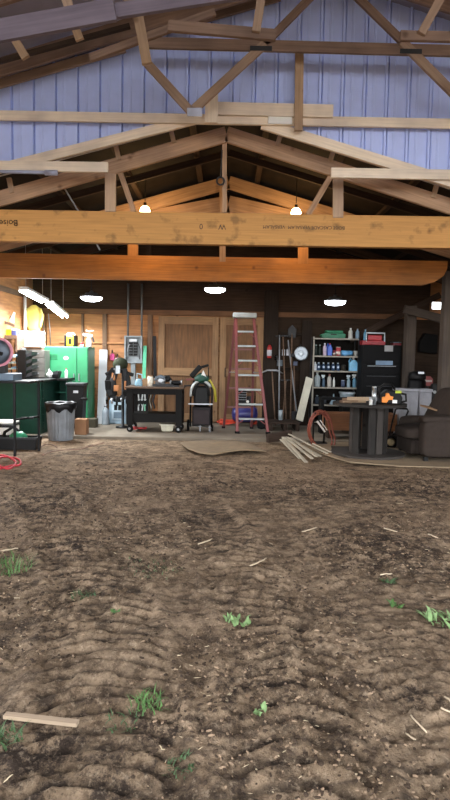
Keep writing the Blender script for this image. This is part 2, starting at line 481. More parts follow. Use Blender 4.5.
BX0, BX1 = -7.2, 8.6
mb = MB(); x = BX0; prof = []
pitch = .2535; x0 = PX(12, WALLY)-pitch*30
k = 0
while x0+k*pitch < BX1:
    b = x0+k*pitch
    for dx, dy in ((0, 0), (.006, -.03), (.026, -.03), (.032, 0), (.036, .03), (.046, .03), (.050, 0), (.11, 0), (.115, -.005), (.135, -.005), (.14, 0)):
        if BX0 <= b+dx <= BX1: prof.append((b+dx, dy))
    k += 1
bm = mb.bm; rows = []
for (x, dy) in prof:
    zt = barnz(x); zb = max(openz(x), 1.0)
    if x < -5.0 or x > 6.6: zb = 0
    rows.append((bm.verts.new((x, WALLY+dy, zb)), bm.verts.new((x, WALLY+dy, max(zt, zb+.01)))))
for a, b in zip(rows, rows[1:]): mb._face([a[0], b[0], b[1], a[1]])
SIDING = M('#b9c9fb', .5, .0, var=.04)
o = mb.build('wall_back', SIDING); struct(o)
sd = o.modifiers.new('thickness', 'SOLIDIFY'); sd.thickness = .003; sd.offset = 1
ROOFB = M('#8f8c9c', .7, var=.1)
for (xa, xb) in ((BX0-.4, pk.x), (pk.x, BX1+.4)):
    mb = MB(); mb.prism([(xa, barnz(xa)), (xa, barnz(xa)+.05), (xb, barnz(xb)+.05), (xb, barnz(xb))], -1.3, WALLY+.1)
    struct(mb.build('ceiling', ROOFB))
HZ = 5.3  # unseen header over the open front, added to limit frontal daylight
mb = MB(); xl = BX0; xr = BX1
mb.prism([(xl, HZ), (xr, HZ), (xr, max(HZ+.02, barnz(xr))), (pk.x, pk.z), (xl, max(HZ+.02, barnz(xl)))], -1.3, -1.26)
struct(mb.build('front_header_blocker', SIDING))

# ================================================================== TIMBER
def pbar(mb, p0, p1, Y, wpx, d):
    a = P(p0[0], p0[1], Y); b = P(p1[0], p1[1], Y); d_ = (b-a).normalized()
    for q, sg in ((p0, -1), (p1, 1)):      # run boards that leave the picture on to their real ends
        ext = 1.4 if (q[0] <= -30 or q[0] >= 500) else (.45 if q[1] <= -3 and abs(d_.z) > .4 else 0)
        if sg < 0: a = a-d_*ext
        else: b = b+d_*ext
    return mb.bar(a, b, wpx*Y/F, d)


def board(name, label, p0, p1, Y, wpx, d, mat, cat='board', group=None):
    return tag(pbar(MB(), p0, p1, Y, wpx, d).build(name, mat, bevel=.003), label, cat, group)


# front roof truss of the shed
tr = thing('roof_truss', 'front shed roof truss with stained lumber bottom beam stamped with lettering', 'roof truss', (0, T1, P(225, 246, T1).z))
a0, a1 = P(-60, 225.2, T1), P(560, 235, T1)
MB().bar(a0, a1, .375, .10).build('bottom_chord', OAK, tr, bevel=.004, label='mottled orange beam with upside-down lettering')
for q0, q1 in (((226.5, 134.5), (-60, 216)), ((226.5, 134.5), (560, 242))):
    a = P(*q0, T1); b = P(*q1, T1)
    MB().bar(a, b, .18, .045).build('top_chord', CHORD, tr, bevel=.003)
for q0, q1, wp, mt, dy in (((110.5, 174), (110.5, 212), 10.5, M('#b3977c', .8, kind='wood', var=.1), -.045), ((338, 179), (338, 218), 10, M('#b3977c', .8, kind='wood', var=.1), -.045),
                       ((120, 172), (134, 212), 5, CHORD, .03), ((331, 176), (308, 215), 5.5, CHORD, .03), ((224.5, 142), (224.5, 213), 4.5, CHORD, .03)):
    pbar(MB(), q0, q1, T1+dy, wp, .04).build('web_member', mt, tr, bevel=.002)
MB().tube([P(62, 184, T1+.08), P(80, 214, T1+.08), P(100, 250, T1+.08)], .01).build('metal_brace', GREY, tr)  # diagonal metal brace, not joined to a support, grouped under the truss
INK = M('#4a3f38', .9)
ty = T1-.053
for wd, px_, py_, sz, ink in (('BOISE', 345, 226.5, .056, INK), ('CASCADE', 332, 226.2, .056, INK), ('VERSALAM', 310, 225.8, .056, INK), ('VERSALAM', 285, 225.4, .056, INK), ('W', 226, 224.5, .09, INK), ('0', 203, 224, .09, INK), ('Boise', 18, 220, .105, M('#2c241f', .9)), ('Cascade', -2, 219.6, .105, INK)):
    p = P(px_, py_, ty)
    text_mesh(wd, sz, ink, 'lettering', tr, (p.x, ty, p.z), (R(90), R(180-1.0), 0))
# ring hanging from the truss
hk = thing('pulley_ring', 'dark iron ring hanging on the king post under the shed ridge', 'hook', P(220.5, 186, T1-.03))
c = P(220.5, 181, T1-.03)
MB().tube([c+Vector((math.cos(t)*.045, 0, math.sin(t)*.045)) for t in np.linspace(0, 6.283, 17)[:-1]], .011, closed=True).build('ring', DGREY, hk)
MB().tube([c+Vector((.0, 0, .04)), P(222, 150, T1-.03)], .008).build('hanger_rod', DGREY, hk)

# second truss
tr = thing('roof_truss', 'second shed roof truss behind, with smooth orange bottom beam below the lettered one', 'roof truss', (0, T2, P(225, 280, T2).z))
b0 = P(-60, 264.5, T2); b1 = P(446, 273.8, T2)
dirv = (b1-b0).normalized(); up = Vector((-dirv.z, 0, dirv.x)); h = .385/2
pts = [b0-up*h, b1-up*h-dirv*.38, b1-up*h*.75-dirv*.2, b1-up*h*.2-dirv*.05, b1+up*h*.4, b1+up*h, b0+up*h]
MB().prism([(v.x, v.z) for v in pts], T2-.05, T2+.05).build('bottom_chord', OAK2, tr, bevel=.004, label='smooth orange beam with a rounded right end')
rz2 = P(224, 176, T2).z
for sg, xe in ((-1, -4.1), (1, 6.0)):
    MB().bar((0, T2, rz2-.10), (xe, T2, rz2-.10-abs(xe)*SL), .2, .045).build('top_chord', CHORD, tr, bevel=.003)
    MB().bar((0, T2+.06, rz2-.42), (xe*.42, T2+.06, rz2-.42-abs(xe*.42)*.2), .26, .04).build('brace_board', CHORD, tr)
for q0, q1 in (((133, 215), (133, 256)), ((303, 215), (303, 264))):
    pbar(MB(), q0, q1, T2-.03, 10, .045).build('web_member', M('#a3703f', .8, kind='wood', var=.15), tr)
pbar(MB(), (222.5, 180), (222.5, 262), T2-.03, 6, .045).build('web_member', CHORD, tr)

# third truss close to the back wall
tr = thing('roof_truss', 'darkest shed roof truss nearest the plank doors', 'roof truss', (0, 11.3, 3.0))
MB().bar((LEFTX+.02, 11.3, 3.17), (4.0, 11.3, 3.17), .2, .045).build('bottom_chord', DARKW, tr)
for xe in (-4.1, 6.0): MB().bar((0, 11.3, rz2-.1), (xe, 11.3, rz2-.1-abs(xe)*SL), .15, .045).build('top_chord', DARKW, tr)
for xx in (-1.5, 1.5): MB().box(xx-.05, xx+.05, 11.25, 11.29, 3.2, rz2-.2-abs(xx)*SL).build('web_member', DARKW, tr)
# plain rafters between the trusses
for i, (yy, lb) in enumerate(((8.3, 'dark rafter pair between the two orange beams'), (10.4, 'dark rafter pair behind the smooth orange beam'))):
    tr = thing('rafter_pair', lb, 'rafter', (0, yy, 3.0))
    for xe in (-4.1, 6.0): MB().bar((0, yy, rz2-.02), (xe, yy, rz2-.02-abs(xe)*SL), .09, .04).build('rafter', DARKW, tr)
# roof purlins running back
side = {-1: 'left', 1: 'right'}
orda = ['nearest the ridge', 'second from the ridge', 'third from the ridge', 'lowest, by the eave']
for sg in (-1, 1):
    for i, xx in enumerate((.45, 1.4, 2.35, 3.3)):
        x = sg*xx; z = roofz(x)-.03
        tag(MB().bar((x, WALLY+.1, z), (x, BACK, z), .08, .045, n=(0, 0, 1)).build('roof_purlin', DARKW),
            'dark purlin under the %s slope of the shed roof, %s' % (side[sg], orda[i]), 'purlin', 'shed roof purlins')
# diagonal conduit bar inside left


# new framing in front of the siding
G = 'new pale framing boards on the blue siding'
board('wall_girt', 'long pale horizontal board crossing the blue siding above the shed peak', (-60, 114.5), (560, 126), WALLY-.112, 9, .04, PINE, 'board', G)
board('ledger_board', 'short thick pale board stacked over the girt at the shed peak', (206, 108.5), (333, 111.5), WALLY-.155, 12, .04, PINE, 'board', G)
board('upright_block', 'short pale upright block left of the stacked board', (211.5, 92), (211.5, 123), WALLY-.195, 12.5, .03, PINE, 'board', G)
board('white_block', 'small white block on the pale girt beside the post', (268, 120), (292, 120.5), WALLY-.145, 7, .02, WHITE, 'block')
board('gable_post', 'slim brown upright post crossing the boards over the shed peak', (299.5, 44), (298.5, 131), WALLY-.20, 8, .04, PINE2, 'post', G)
board('rake_board', 'pale sloping board following the left slope of the shed roof', (195, 119.5), (-30, 176), WALLY-.07, 9, .04, PINE, 'board', G)
board('rake_board', 'pale sloping board following the right slope of the shed roof', (262, 124), (560, 216), WALLY-.07, 10, .04, PINE, 'board', G)
board('nailer_board', 'pale horizontal board ending on the left slope of the shed truss', (-40, 165.5), (108, 167.5), T1-.42, 9.5, .04, PINE, 'board', G)
board('nailer_board', 'pale horizontal board ending on the right slope of the shed truss', (331, 173), (560, 177), T1-.42, 9.5, .04, PINE, 'board', G)
tag(MB().tube([P(-30, 171, T1-.47), P(45, 172.5, T1-.47)], .02).lathe([(.03, 0), (.03, .14)], P(45, 172.6, T1-.47), axis=(1, 0, 0)).build('metal_pole', M('#9a9fb4', .4, .3)), 'blue-grey metal pole under the left pale horizontal board', 'pole')
for i, (q0, q1, lb) in enumerate((((9, 178), (12, 193), 'far left'), ((115.5, 144), (119, 160), 'middle of the left slope'), ((171, 131), (174, 143), 'upper left slope, nearest the peak'),
                           ((281, 134), (277, 146), 'upper right slope, nearest the peak'), ((334, 149), (330, 162), 'middle of the right slope'), ((437, 184), (433, 198), 'far right'))):
    board('lookout_block', 'small wooden lookout block between shed chord and sloping board, '+lb, q0, q1, T1-.02, 4.5, .04, PINE2, 'block', 'lookout blocks')
# thin bright drip edge of the shed roof
for q0, q1, sd_ in (((190, 125.5), (-30, 184), 'left'), ((262, 129), (560, 224), 'right')):
    board('drip_edge', 'thin pale metal drip edge along the %s slope of the shed roof' % sd_, q0, q1, WALLY+.0, 1.3, .01, M('#b0a8a0', .5), 'trim')

# barn trusses under the big roof
BT = M('#80695a', .85, kind='wood', var=.2); BT2 = M('#9c8470', .85, kind='wood', var=.15)
YB = 6.45
tr = thing('barn_truss', 'brown wooden barn truss standing closest to the blue siding', 'roof truss', (pk.x, YB, P(300, 52, YB).z))
def bt(q0, q1, wp, Y, nm, mt, d=.04): return pbar(MB(), q0, q1, Y, wp, d).build(nm, mt, tr, bevel=.002)
bt((148, 43), (560, 54), 10, YB, 'bottom_chord', BT)
bt((146, 62), (192, 113), 8, YB-.05, 'web_member', BT2)
bt((190, 113), (265, 44), 8, YB-.05, 'web_member', BT2)
bt((265, 44), (312, -4), 7, YB+.0, 'web_member', BT)
bt((356, -4), (405, 44), 7, YB+.0, 'web_member', BT)
bt((402, 42), (468, 108), 8, YB-.05, 'web_member', BT2)
for xa, xb in ((BX0+.05, pk.x), (pk.x, BX1-.05)):
    MB().bar((xa, YB, barnz(xa)-.13), (xb, YB, barnz(xb)-.13), .18, .04).build('top_chord', BT, tr)
for cx_, cy_ in ((261, 48), (411, 51)):
    bt((cx_-11, cy_), (cx_+11, cy_+.5), 4.5, YB-.078, 'connector_plate', DGREY, .004)
bt((187, 112), (202, 112), 8, YB-.078, 'connector_plate', M('#b8bccb', .35, .6), .004)
# pale rake board against the siding
board('rake_board', 'pale board along the left edge of the barn roof above the blue siding', (-29, 92.1), (125, 48), WALLY-.07, 8, .04, BT2, 'board')
board('rake_board', 'brown board along the left edge of the barn roof nearer the ridge', (120, 43), (280, -3), WALLY-.12, 7, .04, BT, 'board')

YC = 5.4
tr = thing('barn_truss', 'second brown barn truss, one bay in front of the blue siding', 'roof truss', (pk.x, YC, P(300, 35, YC).z))
bt((168, 26), (276, 35.5), 10, YC, 'bottom_chord', BT)
bt((400, 36), (560, 40), 9, YC, 'bottom_chord', BT)
bt((138, 14), (147, 64), 9.5, YC, 'web_member', PINE2)
bt((262, -6), (256, 32), 8, YC-.04, 'web_member', BT2)
bt((443, -6), (421, 34), 8, YC-.04, 'web_member', BT2)
bt((90, 58), (215, 12), 7, YC+.3, 'web_member', BT)
for xa, xb in ((BX0+.05, pk.x), (pk.x, BX1-.05)):
    MB().bar((xa, YC, barnz(xa)-.13), (xb, YC, barnz(xb)-.13), .18, .04).build('top_chord', BT, tr)
YD = 4.5
tr = thing('barn_truss', 'nearest barn truss, a broad dark chord crossing the top left corner', 'roof truss', (pk.x, YD, P(0, 30, YD).z))
a = P(-60, 42, YD); b = P(330, -26, YD)
bt((-60, 42), (115, 10), 20, YD, 'bottom_chord', M('#6d6470', .8, kind='wood', var=.15))
bt((100, 14), (330, -22), 13, YD+.06, 'bottom_chord', M('#6d6470', .8, kind='wood', var=.15))
bt((62, -14), (70, 10), 9, YD+.06, 'web_member', BT2)
bt((120, -14), (138, 14), 9, YD+.12, 'web_member', BT)
for xa, xb in ((BX0+.05, pk.x), (pk.x, BX1-.05)):
    MB().bar((xa, YD, barnz(xa)-.13), (xb, YD, barnz(xb)-.13), .18, .04).build('top_chord', BT, tr)
board('short_brace', 'short brown brace below the broad dark chord, far left', (11, 33), (26, 58), 5.6, 8, .04, PINE2, 'brace')
board('short_brace', 'short brown brace below the broad dark chord, right of the first brace', (74, 24), (80, 40), 5.6, 8, .04, PINE2, 'brace')
board('roof_purlin', 'dark purlin line under the left slope of the barn roof', (-40, 72), (130, 26), 6.2, 4, .05, DARKW, 'purlin')

# posts on the right
def post(label, px, Y, w_, top, mat):
    x = PX(px, Y)
    return tag(MB().box(x-w_/2, x+w_/2, Y-w_/2, Y+w_/2, -.03 if Y < SLABY else SLAB, top).build('timber_post', mat, bevel=.005), label, 'post', 'square timber posts')
POST = M('#4a4037', .85, kind='wood', var=.2)
post('square grey-brown timber post at the right edge beside the armchair', 443.5, 9.56, .17, 2.93, POST)
post('square timber post standing between black tool chest and white totes', 407, 11.6, .19, PZ(407, 306, 11.6), POST)
board('timber_beam', 'timber beam running between the two posts on the right', (404, 309), (446, 320), 11.3, 8, .08, POST, 'beam')
board('timber_beam', 'dark upper timber beam above the black tool chest', (350, 340), (440, 295), 12.3, 6, .08, DARKW, 'beam')
struct(MB().box(LEFTX, LEFTX+.03, 7.3, BACK-.05, 2.62, 2.72).build('trim_7', OLD))

# ================================================================== LAMPS
def highbay(px, py, Y, label, watt):
    p = P(px, py, Y)
    t = thing('ceiling_lamp', label, 'lamp', p, group='round hanging shop lamps')
    MB().lathe([(.19, .021), (.205, .02), (.205, .045), (.13, .06), (.11, .10), (.04, .11), (.03, .14), (.001, .15)], p).build('lamp_shade', M('#55585c', .5, .5), t)
    MB().lathe([(.001, -.055), (.09, -.05), (.15, -.035), (.188, -.008), (.195, .02), (.001, .022)], p).build('lamp_lens', M('#f2f8ff', .5, emit=22), t)
    MB().tube([p+Vector((0, 0, .14)), Vector((p.x, p.y, 3.08 if Y > 10.9 else 3.3))], .008).build('hanging_cord', BLACK, t)
    ld = bpy.data.lights.new('lamp_light', 'AREA'); ld.shape = 'DISK'; ld.size = .36; ld.energy = watt; ld.color = (.9, .96, 1.0)
    lo = bpy.data.objects.new('lamp_light', ld); C.objects.link(lo); lo.parent = t; lo.location = (0, 0, -.07)
    return t
highbay(91.5, 298.5, 10.9, 'round white shop lamp hanging above the green steel cabinet', HIGHBAY_W)
highbay(215, 290, 10.9, 'round white shop lamp hanging above the black wheeled cart near the ladder', HIGHBAY_W*.6)
highbay(335, 302.5, 10.9, 'round white shop lamp hanging above the bottle shelves', HIGHBAY_W*.45)


def tube_lamp(a, b, label):
    t = thing('tube_lamp', label, 'lamp', (a+b)/2, group='long tube shop lights')
    d = (b-a).normalized(); sd = d.cross(Vector((0, 0, 1))).normalized(); upv = sd.cross(d)
    MB().bar(a, b, .16, .05, n=upv).build('housing', WHITE, t, bevel=.006)
    for q in (-.05, .05):
        MB().tube([a+sd*q-upv*.045+d*.02, b+sd*q-upv*.045-d*.02], .02, seg=12).build('light_tube', M('#f6fbff', .5, emit=40), t)
    for q in (.12, .88):
        c = a+(b-a)*q; MB().tube([c+upv*.02, Vector((c.x, c.y, roofz(c.x)-.02))], .004, seg=6).build('hanging_chain', STEEL, t)
    ld = bpy.data.lights.new('lamp_light', 'AREA'); ld.shape = 'RECTANGLE'; ld.size = 1.15; ld.size_y = .14; ld.energy = TUBE_W; ld.color = (.93, .97, 1.0)
    lo = bpy.data.objects.new('lamp_light', ld); C.objects.link(lo); lo.parent = t
    lo.location = -upv*.075
    mm = Matrix((d, sd, upv)).transposed().to_4x4()
    if mm.determinant() < 0: mm = Matrix((d, -sd, upv)).transposed().to_4x4()
    lo.rotation_euler = mm.to_euler()
    return t
tube_lamp(P(23, 288, 9.75), P(45, 300, 10.85), 'glaring white tube light nearest the camera above the green workbench')
tube_lamp(P(49, 302, 10.9), P(65, 315, 12.0), 'glaring white tube light farther back above the green workbench')

for px, py, lb in ((145, 211, 'left'), (296, 213, 'right')):
    p = P(px, py, 8.75)
    t = thing('light_bulb', 'bare warm glowing bulb above the lettered beam, the %s one' % lb, 'light bulb', p, group='bare warm bulbs')
    MB().lathe([(.001, -.075), (.03, -.07), (.06, -.045), (.075, 0), (.06, .045), (.03, .07)], p).build('glass_bulb', M('#ffcf80', .4, emit=60), t)
    MB().lathe([(.022, .065), (.022, .12)], p).build('lamp_socket', BLACK, t)
    MB().tube([p+Vector((0, 0, .14)), Vector((p.x, p.y, roofz(p.x)-.01))], .006).build('hanging_cord', BLACK, t)
    ld = bpy.data.lights.new('lamp_light', 'POINT'); ld.energy = BULB_W; ld.color = (1.0, .58, .24); ld.shadow_soft_size = .05
    lo = bpy.data.objects.new('lamp_light', ld); C.objects.link(lo); lo.parent = t; lo.location = (0, 0, -.12)

# ================================================================== LEFT WORK AREA
def V(x, y, z): return Vector((x, y, z))


# green workbench along the left wall
bx1 = PX(41, 10.3); bx0 = LEFTX+.03; bz = PZ(40, 380, 10.3)
t = thing('workbench', 'dark green steel workbench with a drawer column and a black top, along the left wall', 'workbench', V((bx0+bx1)/2, 11, 0))
MB().box(bx0, bx1, 10.3, 11.5, 0.03, bz-.04).build('cabinet_body', DGREEN, t, bevel=.006)
MB().box(bx0, bx1+.06, 10.25, 11.55, bz-.04, bz).box(bx1+.06, -3.0, 11.05, 11.55, bz-.04, bz).build('bench_top', BLACK, t)
MB().box(bx1+.02, -3.03, 11.08, 11.5, .05, .5).box(bx1+.02, -3.03, 11.4, 11.5, .5, bz-.04).box(-3.05, -3.03, 11.08, 11.4, .5, bz-.04).box(bx1+.02, -3.05, 11.08, 11.4, .74, .76).build('side_shelf', DGREEN, t)
for k in range(6):
    z0 = .12+k*.142
    d = MB().box(bx1, bx1+.018, 10.38, 11.0, z0, z0+.128).build('drawer', M('#17352d', .4), t, bevel=.004)
    MB().bar(V(bx1+.03, 10.42, z0+.105), V(bx1+.03, 10.96, z0+.105), .018, .02).build('handle', STEEL, d)

# tall green cabinet
cx0, cx1 = PX(40, 11.6), PX(88, 11.6); cz = PZ(64, 346.5, 11.6); cm = PX(77, 11.6)
t = thing('steel_cabinet', 'tall bright green two-door steel cabinet with a white oval sticker', 'cabinet', V((cx0+cx1)/2, 11.9, SLAB))
MB().box(cx0, cx1, 11.62, 12.2, SLAB, cz).build('cabinet_body', GREEN, t, bevel=.008)
for a, b in ((cx0+.01, cm-.006), (cm+.006, cx1-.01)):
    d = MB().box(a, b, 11.595, 11.62, SLAB+.06, cz-.02).build('door', GREEN, t, bevel=.005)
    if a < cm-.1:
        MB().lathe([(.05, 0), (.05, .003)], P(66, 358, 11.595), axis=(0, -1, 0), sx=1, sy=.7).build('sticker', WHITE, d, label='white oval sticker')
        for q in range(4): MB().box(a+.1, a+.35, 11.588, 11.595, cz-.17-q*.03, cz-.16-q*.03).build('vent_slot', M('#0d5a34', .5), d)
    else:
        MB().box(a+.05, b-.05, 11.588, 11.595, PZ(83, 405, 11.6), PZ(83, 402, 11.6)).build('sticker', WHITE, d)
    hx = b-.05 if a < cm-.1 else a+.04
    MB().bar(V(hx, 11.575, .95), V(hx, 11.575, 1.10), .02, .02, n=(0, 1, 0)).build('door_handle', STEEL, d)

# yellow battery charger on the cabinet
p = P(71, 346, 11.8); W_ = 11*11.8/F
t = thing('battery_charger', 'yellow and black battery charger box on top of the green cabinet', 'charger', V(p.x, 11.8, cz))
x, h = p.x, .25
MB().box(x-.09, x+.09, 11.72, 11.9, cz+.015, cz+h-.03).build('case', YEL, t, bevel=.012)
for sx in (-1, 1):
    MB().box(x+sx*.09-.022, x+sx*.09+.022, 11.70, 11.92, cz, cz+h-.02).build('corner_guard', BLACK, t, bevel=.01)
MB().tube([V(x-.09, 11.8, cz+h-.03), V(x-.07, 11.8, cz+h+.01), V(x+.07, 11.8, cz+h+.01), V(x+.09, 11.8, cz+h-.03)], .014).build('carry_handle', WHITE, t)
MB().box(x-.03, x+.03, 11.712, 11.72, cz+.05, cz+.16).build('label_plate', BLACK, t)
# spray gun / white sprayer on the cabinet
x = PX(89, 11.75)
t = thing('paint_sprayer', 'white paint sprayer with a gun nozzle standing on the right end of the green cabinet', 'sprayer', V(x, 11.75, cz))
MB().lathe([(.05, 0), (.055, .02), (.055, .13), (.03, .17), (.03, .19)], (x, 11.75, cz)).build('paint_cup', WHITE, t)
MB().bar(V(x-.12, 11.75, cz+.25), V(x+.08, 11.75, cz+.22), .06, .05).build('gun_body', M('#c8c8c4', .4), t, bevel=.015)
MB().bar(V(x+.05, 11.75, cz+.24), V(x+.10, 11.75, cz+.10), .035, .035).build('gun_grip', DGREY, t, bevel=.01)
MB().tube([V(x-.06, 11.75, cz+.33), V(x, 11.75, cz+.31), V(x+.1, 11.75, cz+.33)], .012).build('trigger_guard', WHITE, t)
x = PX(82, 11.7)
t = thing('small_can', 'small red and white can between the charger and the sprayer on the cabinet', 'can', V(x, 11.7, cz))
MB().lathe([(.035, 0), (.035, .05)], (x, 11.7, cz)).build('lower_band', WHITE, t); MB().lathe([(.036, .05), (.036, .08), (.02, .09)], (x, 11.7, cz)).build('lid', RED, t)

# light grey drawer organiser and black parts bins on the bench
x0, x1 = PX(30, 11.15), PX(45, 11.15); z1 = PZ(37, 350, 11.15)
t = thing('drawer_organizer', 'pale grey small-parts drawer chest standing on the bench end', 'drawer chest', V((x0+x1)/2, 11, bz))
MB().box(x0, x1, 11.15, 11.48, bz, z1).build('chest_body', M('#514e49', .5), t, bevel=.006)
n = 4; hh = (z1-bz-.03)/n
for k in range(n):
    d = MB().box(x0+.015, x1-.01, 11.13, 11.15, bz+.015+k*hh, bz+.005+(k+1)*hh).build('drawer', M('#5c5852', .5), t, bevel=.004)
    MB().box((x0+x1)/2-.04, (x0+x1)/2+.04, 11.115, 11.13, bz+.02+(k+.5)*hh, bz+.035+(k+.5)*hh).build('knob', GREY, d)
x0, x1 = PX(17.5, 10.6), PX(29, 10.6); z1 = PZ(25, 350, 10.6)
t = thing('parts_bin_tower', 'tall black tower of open parts bins beside the grey drawer chest', 'storage bins', V((x0+x1)/2, 10.75, bz))
MB().box(x0, x1-.05, 10.6, 10.95, bz, z1).build('tower_body', BLACK, t, bevel=.006)
for k in range(4):
    z0 = bz+.03+k*(z1-bz-.04)/4
    MB().prism([(x1-.05, z0), (x1+.04, z0+.03), (x1+.055, z0+.10), (x1-.05, z0+.06)], 10.62, 10.93).build('open_bin', DGREY, t)
# wire racks
x0, x1 = PX(7, 10.7), PX(17, 10.7)
t = thing('wire_rack', 'small grey wire rack of trays left of the black bin tower', 'rack', V((x0+x1)/2, 10.8, bz))
for xx in (x0, x1):
    for yy in (10.7, 10.95): MB().tube([V(xx, yy, bz), V(xx, yy, bz+.42)], .008).build('upright', BLACKM, t)
for k in range(4):
    z = bz+.06+k*.11
    MB().box(x0, x1, 10.7, 10.95, z, z+.012).build('tray', M('#9db3b0', .5), t)
    MB().lathe([(.03, 0), (.035, .03)], (x0+.08, 10.8, z+.012)).lathe([(.03, 0), (.03, .04)], (x1-.06, 10.8, z+.012)).build('small_parts', LBLUE if k % 2 else STEEL, t)

# tall bright white cabinet on wall, yellow coat, shelf, etc
y = 11.4
x0, x1 = PX(18, y), PX(41.5, y)
t = thing('wall_cabinet', 'white wall cabinet glaring under the tube lights', 'cabinet', V((x0+x1)/2, y+.1, PZ(30, 346, y)))
MB().box(x0, x1, y, y+.25, PZ(30, 347, y), PZ(30, 331, y)).build('cabinet_body', WHITE, t, bevel=.006)
xm = (x0+x1)/2
for a, b in ((x0+.01, xm-.005), (xm+.005, x1-.01)):
    MB().box(a, b, y-.02, y, PZ(30, 346.5, y), PZ(30, 331.5, y)).build('door', WHITE, t, bevel=.004)
MB().box(x0-.5, x1, y+.05, y+.3, PZ(30, 350, y), PZ(30, 347.5, y)).build('bracket_board', OLD, t)
x = PX(24.5, y-.05); z = PZ(25, 350, y)
t = thing('bench_vise', 'small dark vise with pale jaws in front of the white wall cabinet', 'vise', V(x, y-.1, bz))
MB().lathe([(.06, 0), (.06, .04), (.03, .07), (.03, z-bz-.12), (.05, z-bz-.1)], (x, 11.15, bz)).build('pedestal', DGREY, t)
MB().box(x-.09, x+.09, 11.08, 11.22, z-.10, z-.02).build('vise_body', DGREY, t, bevel=.015)
MB().box(x-.07, x-.01, 11.06, 11.24, z-.02, z+.05).build('jaw', STEEL, t, bevel=.006); MB().box(x+.03, x+.08, 11.06, 11.24, z-.02, z+.04).build('jaw', STEEL, t, bevel=.006)
# yellow raincoat
y = 11.9; cxp = P(34, 318, y)
t = thing('raincoat', 'bright yellow raincoat hanging on the wall behind the tube lights', 'coat', V(cxp.x, y, PZ(34, 331, y)))
zt, zb = PZ(34, 305, y), PZ(34, 331, y)
prof = [(.10, 0), (.12, .06), (.11, .15), (.12, .26), (.15, .38), (.15, .44), (.08, .50), (.04, .53)]
sc = (zt-zb)/.53
MB().lathe([(r*1.05, h*sc) for r, h in prof], (cxp.x, y, zb), sx=1, sy=.35, seg=24).build('coat_body', M('#efe27a', .5), t)
for sx in (-1, 1): MB().tube([V(cxp.x+sx*.11, y, zb+.45*sc), V(cxp.x+sx*.17, y-.02, zb+.3*sc), V(cxp.x+sx*.13, y-.03, zb+.08*sc)], [.045, .04, .03]).build('sleeve', M('#efe27a', .5), t)
tag(MB().tube([P(25, 296, 11.8), P(25, 331, 11.8)], .03, seg=12).build('drain_pipe', WHITE), 'white vertical pipe left of the yellow raincoat', 'pipe')
for k, (a, b, c_) in enumerate(((42.5, 44, 'nearest the raincoat'), (45.5, 46, 'in the middle'), (48, 50, 'nearest the corner'))):
    tag(MB().tube([P(a, 303, 12.585), P(a+.5, 315, 12.585), P(b, 330, 12.585), P(b+.5, 345, 12.585)], .009).build('hanging_cable', (GREY, BLACK, STEEL)[k]),
        'thin cable hanging down the wall, %s' % c_, 'cable', 'hanging cables')
# left shelf
y = 10.9
t = thing('wall_shelf', 'dark wooden shelf unit at the left edge with yellow box on it', 'shelf', V(-4.0, y, PZ(8, 352, y)))
sx1 = PX(17.5, y)
MB().box(LEFTX+.01, sx1, y, y+.4, PZ(8, 337, y)-.03, PZ(8, 334, y)-.02).build('shelf_board', OLD, t)
MB().box(sx1-.03, sx1, y+.01, y+.4, PZ(8, 352, y), PZ(8, 337, y)-.03).build('side_panel', OLD, t)
zs = PZ(8, 334, y)-.02
def boxthing(name, label, cat, px0, px1, y0, y1, z0, zt, mat, lid=None, group=None, bevel=.006):
    """a small carton or case with a lid part"""
    x0, x1 = PX(px0, y0), PX(px1, y0)
    t = thing(name, label, cat, V((x0+x1)/2, (y0+y1)/2, z0), group=group)
    h = zt-z0
    MB().box(x0, x1, y0, y1, z0, z0+h*.78).build('box_body', mat, t, bevel=bevel)
    MB().box(x0-.004, x1+.004, y0-.004, y1+.004, z0+h*.78, zt).build('box_lid', lid or mat, t, bevel=bevel)
    return t
boxthing('tool_box', 'yellow box on the dark shelf at the left edge', 'box', 1, 11.5, 11.0, 11.25, zs, zs+.11, YEL)
boxthing('small_carton', 'small blue and white carton beside the yellow box on the left shelf', 'box', 12, 16.5, 11.0, 11.2, zs, zs+.12, M('#39406e', .5), WHITE)
board('bracket_board', 'short dark board sloping above the yellow box on the left wall', (4, 322), (15, 326), 10.95, 2.5, .05, OLD)
t = thing('air_horn', 'white funnel-shaped horn on the left wall above the shelf', 'horn', P(13, 320, 11.2))
MB().lathe([(.06, 0), (.03, .08), (.02, .18), (.015, .2)], P(11, 322, 11.2), axis=(.35, 0, 1)).build('horn_bell', WHITE, t)
MB().box(LEFTX+.0, PX(12, 11.2), 11.2, 11.24, PZ(12, 317, 11.2), PZ(12, 315.5, 11.2)).build('mounting_bracket', GREY, t)

# chop saw on a black stand, front left
y = 8.25; zt = PZ(14, 381, y); xa, xb = PX(-24, y), PX(27, y)
t = thing('tool_stand', 'tall black steel stand with thin legs at the left edge', 'stand', V((xa+xb)/2, y+.25, 0))
MB().box(xa, xb+.03, y, y+.55, zt-.035, zt).build('top_plate', BLACKM, t, bevel=.004)
for xx, yy in ((PX(14, y), y), (xb, y+.5), (xa, y), (xa, y+.5)):
    gz = ground_z(xx, yy)
    MB().box(xx-.016, xx+.016, yy-.0, yy+.032, gz-.01, zt-.035).build('leg', BLACKM, t)
zc = PZ(14, 421, y)
MB().box(PX(14, y), xb, y+.26, y+.28, zc, zc+.03).build('crossbar', BLACKM, t)
MB().box(xa, PX(14, y), y+.02, y+.04, zc-.1, zc-.07).build('crossbar', BLACKM, t)
MB().bar(V(PX(14, y), y+.03, zc+.015), V(xb, y+.5, zc+.015), .025, .025).build('crossbar', BLACKM, t)
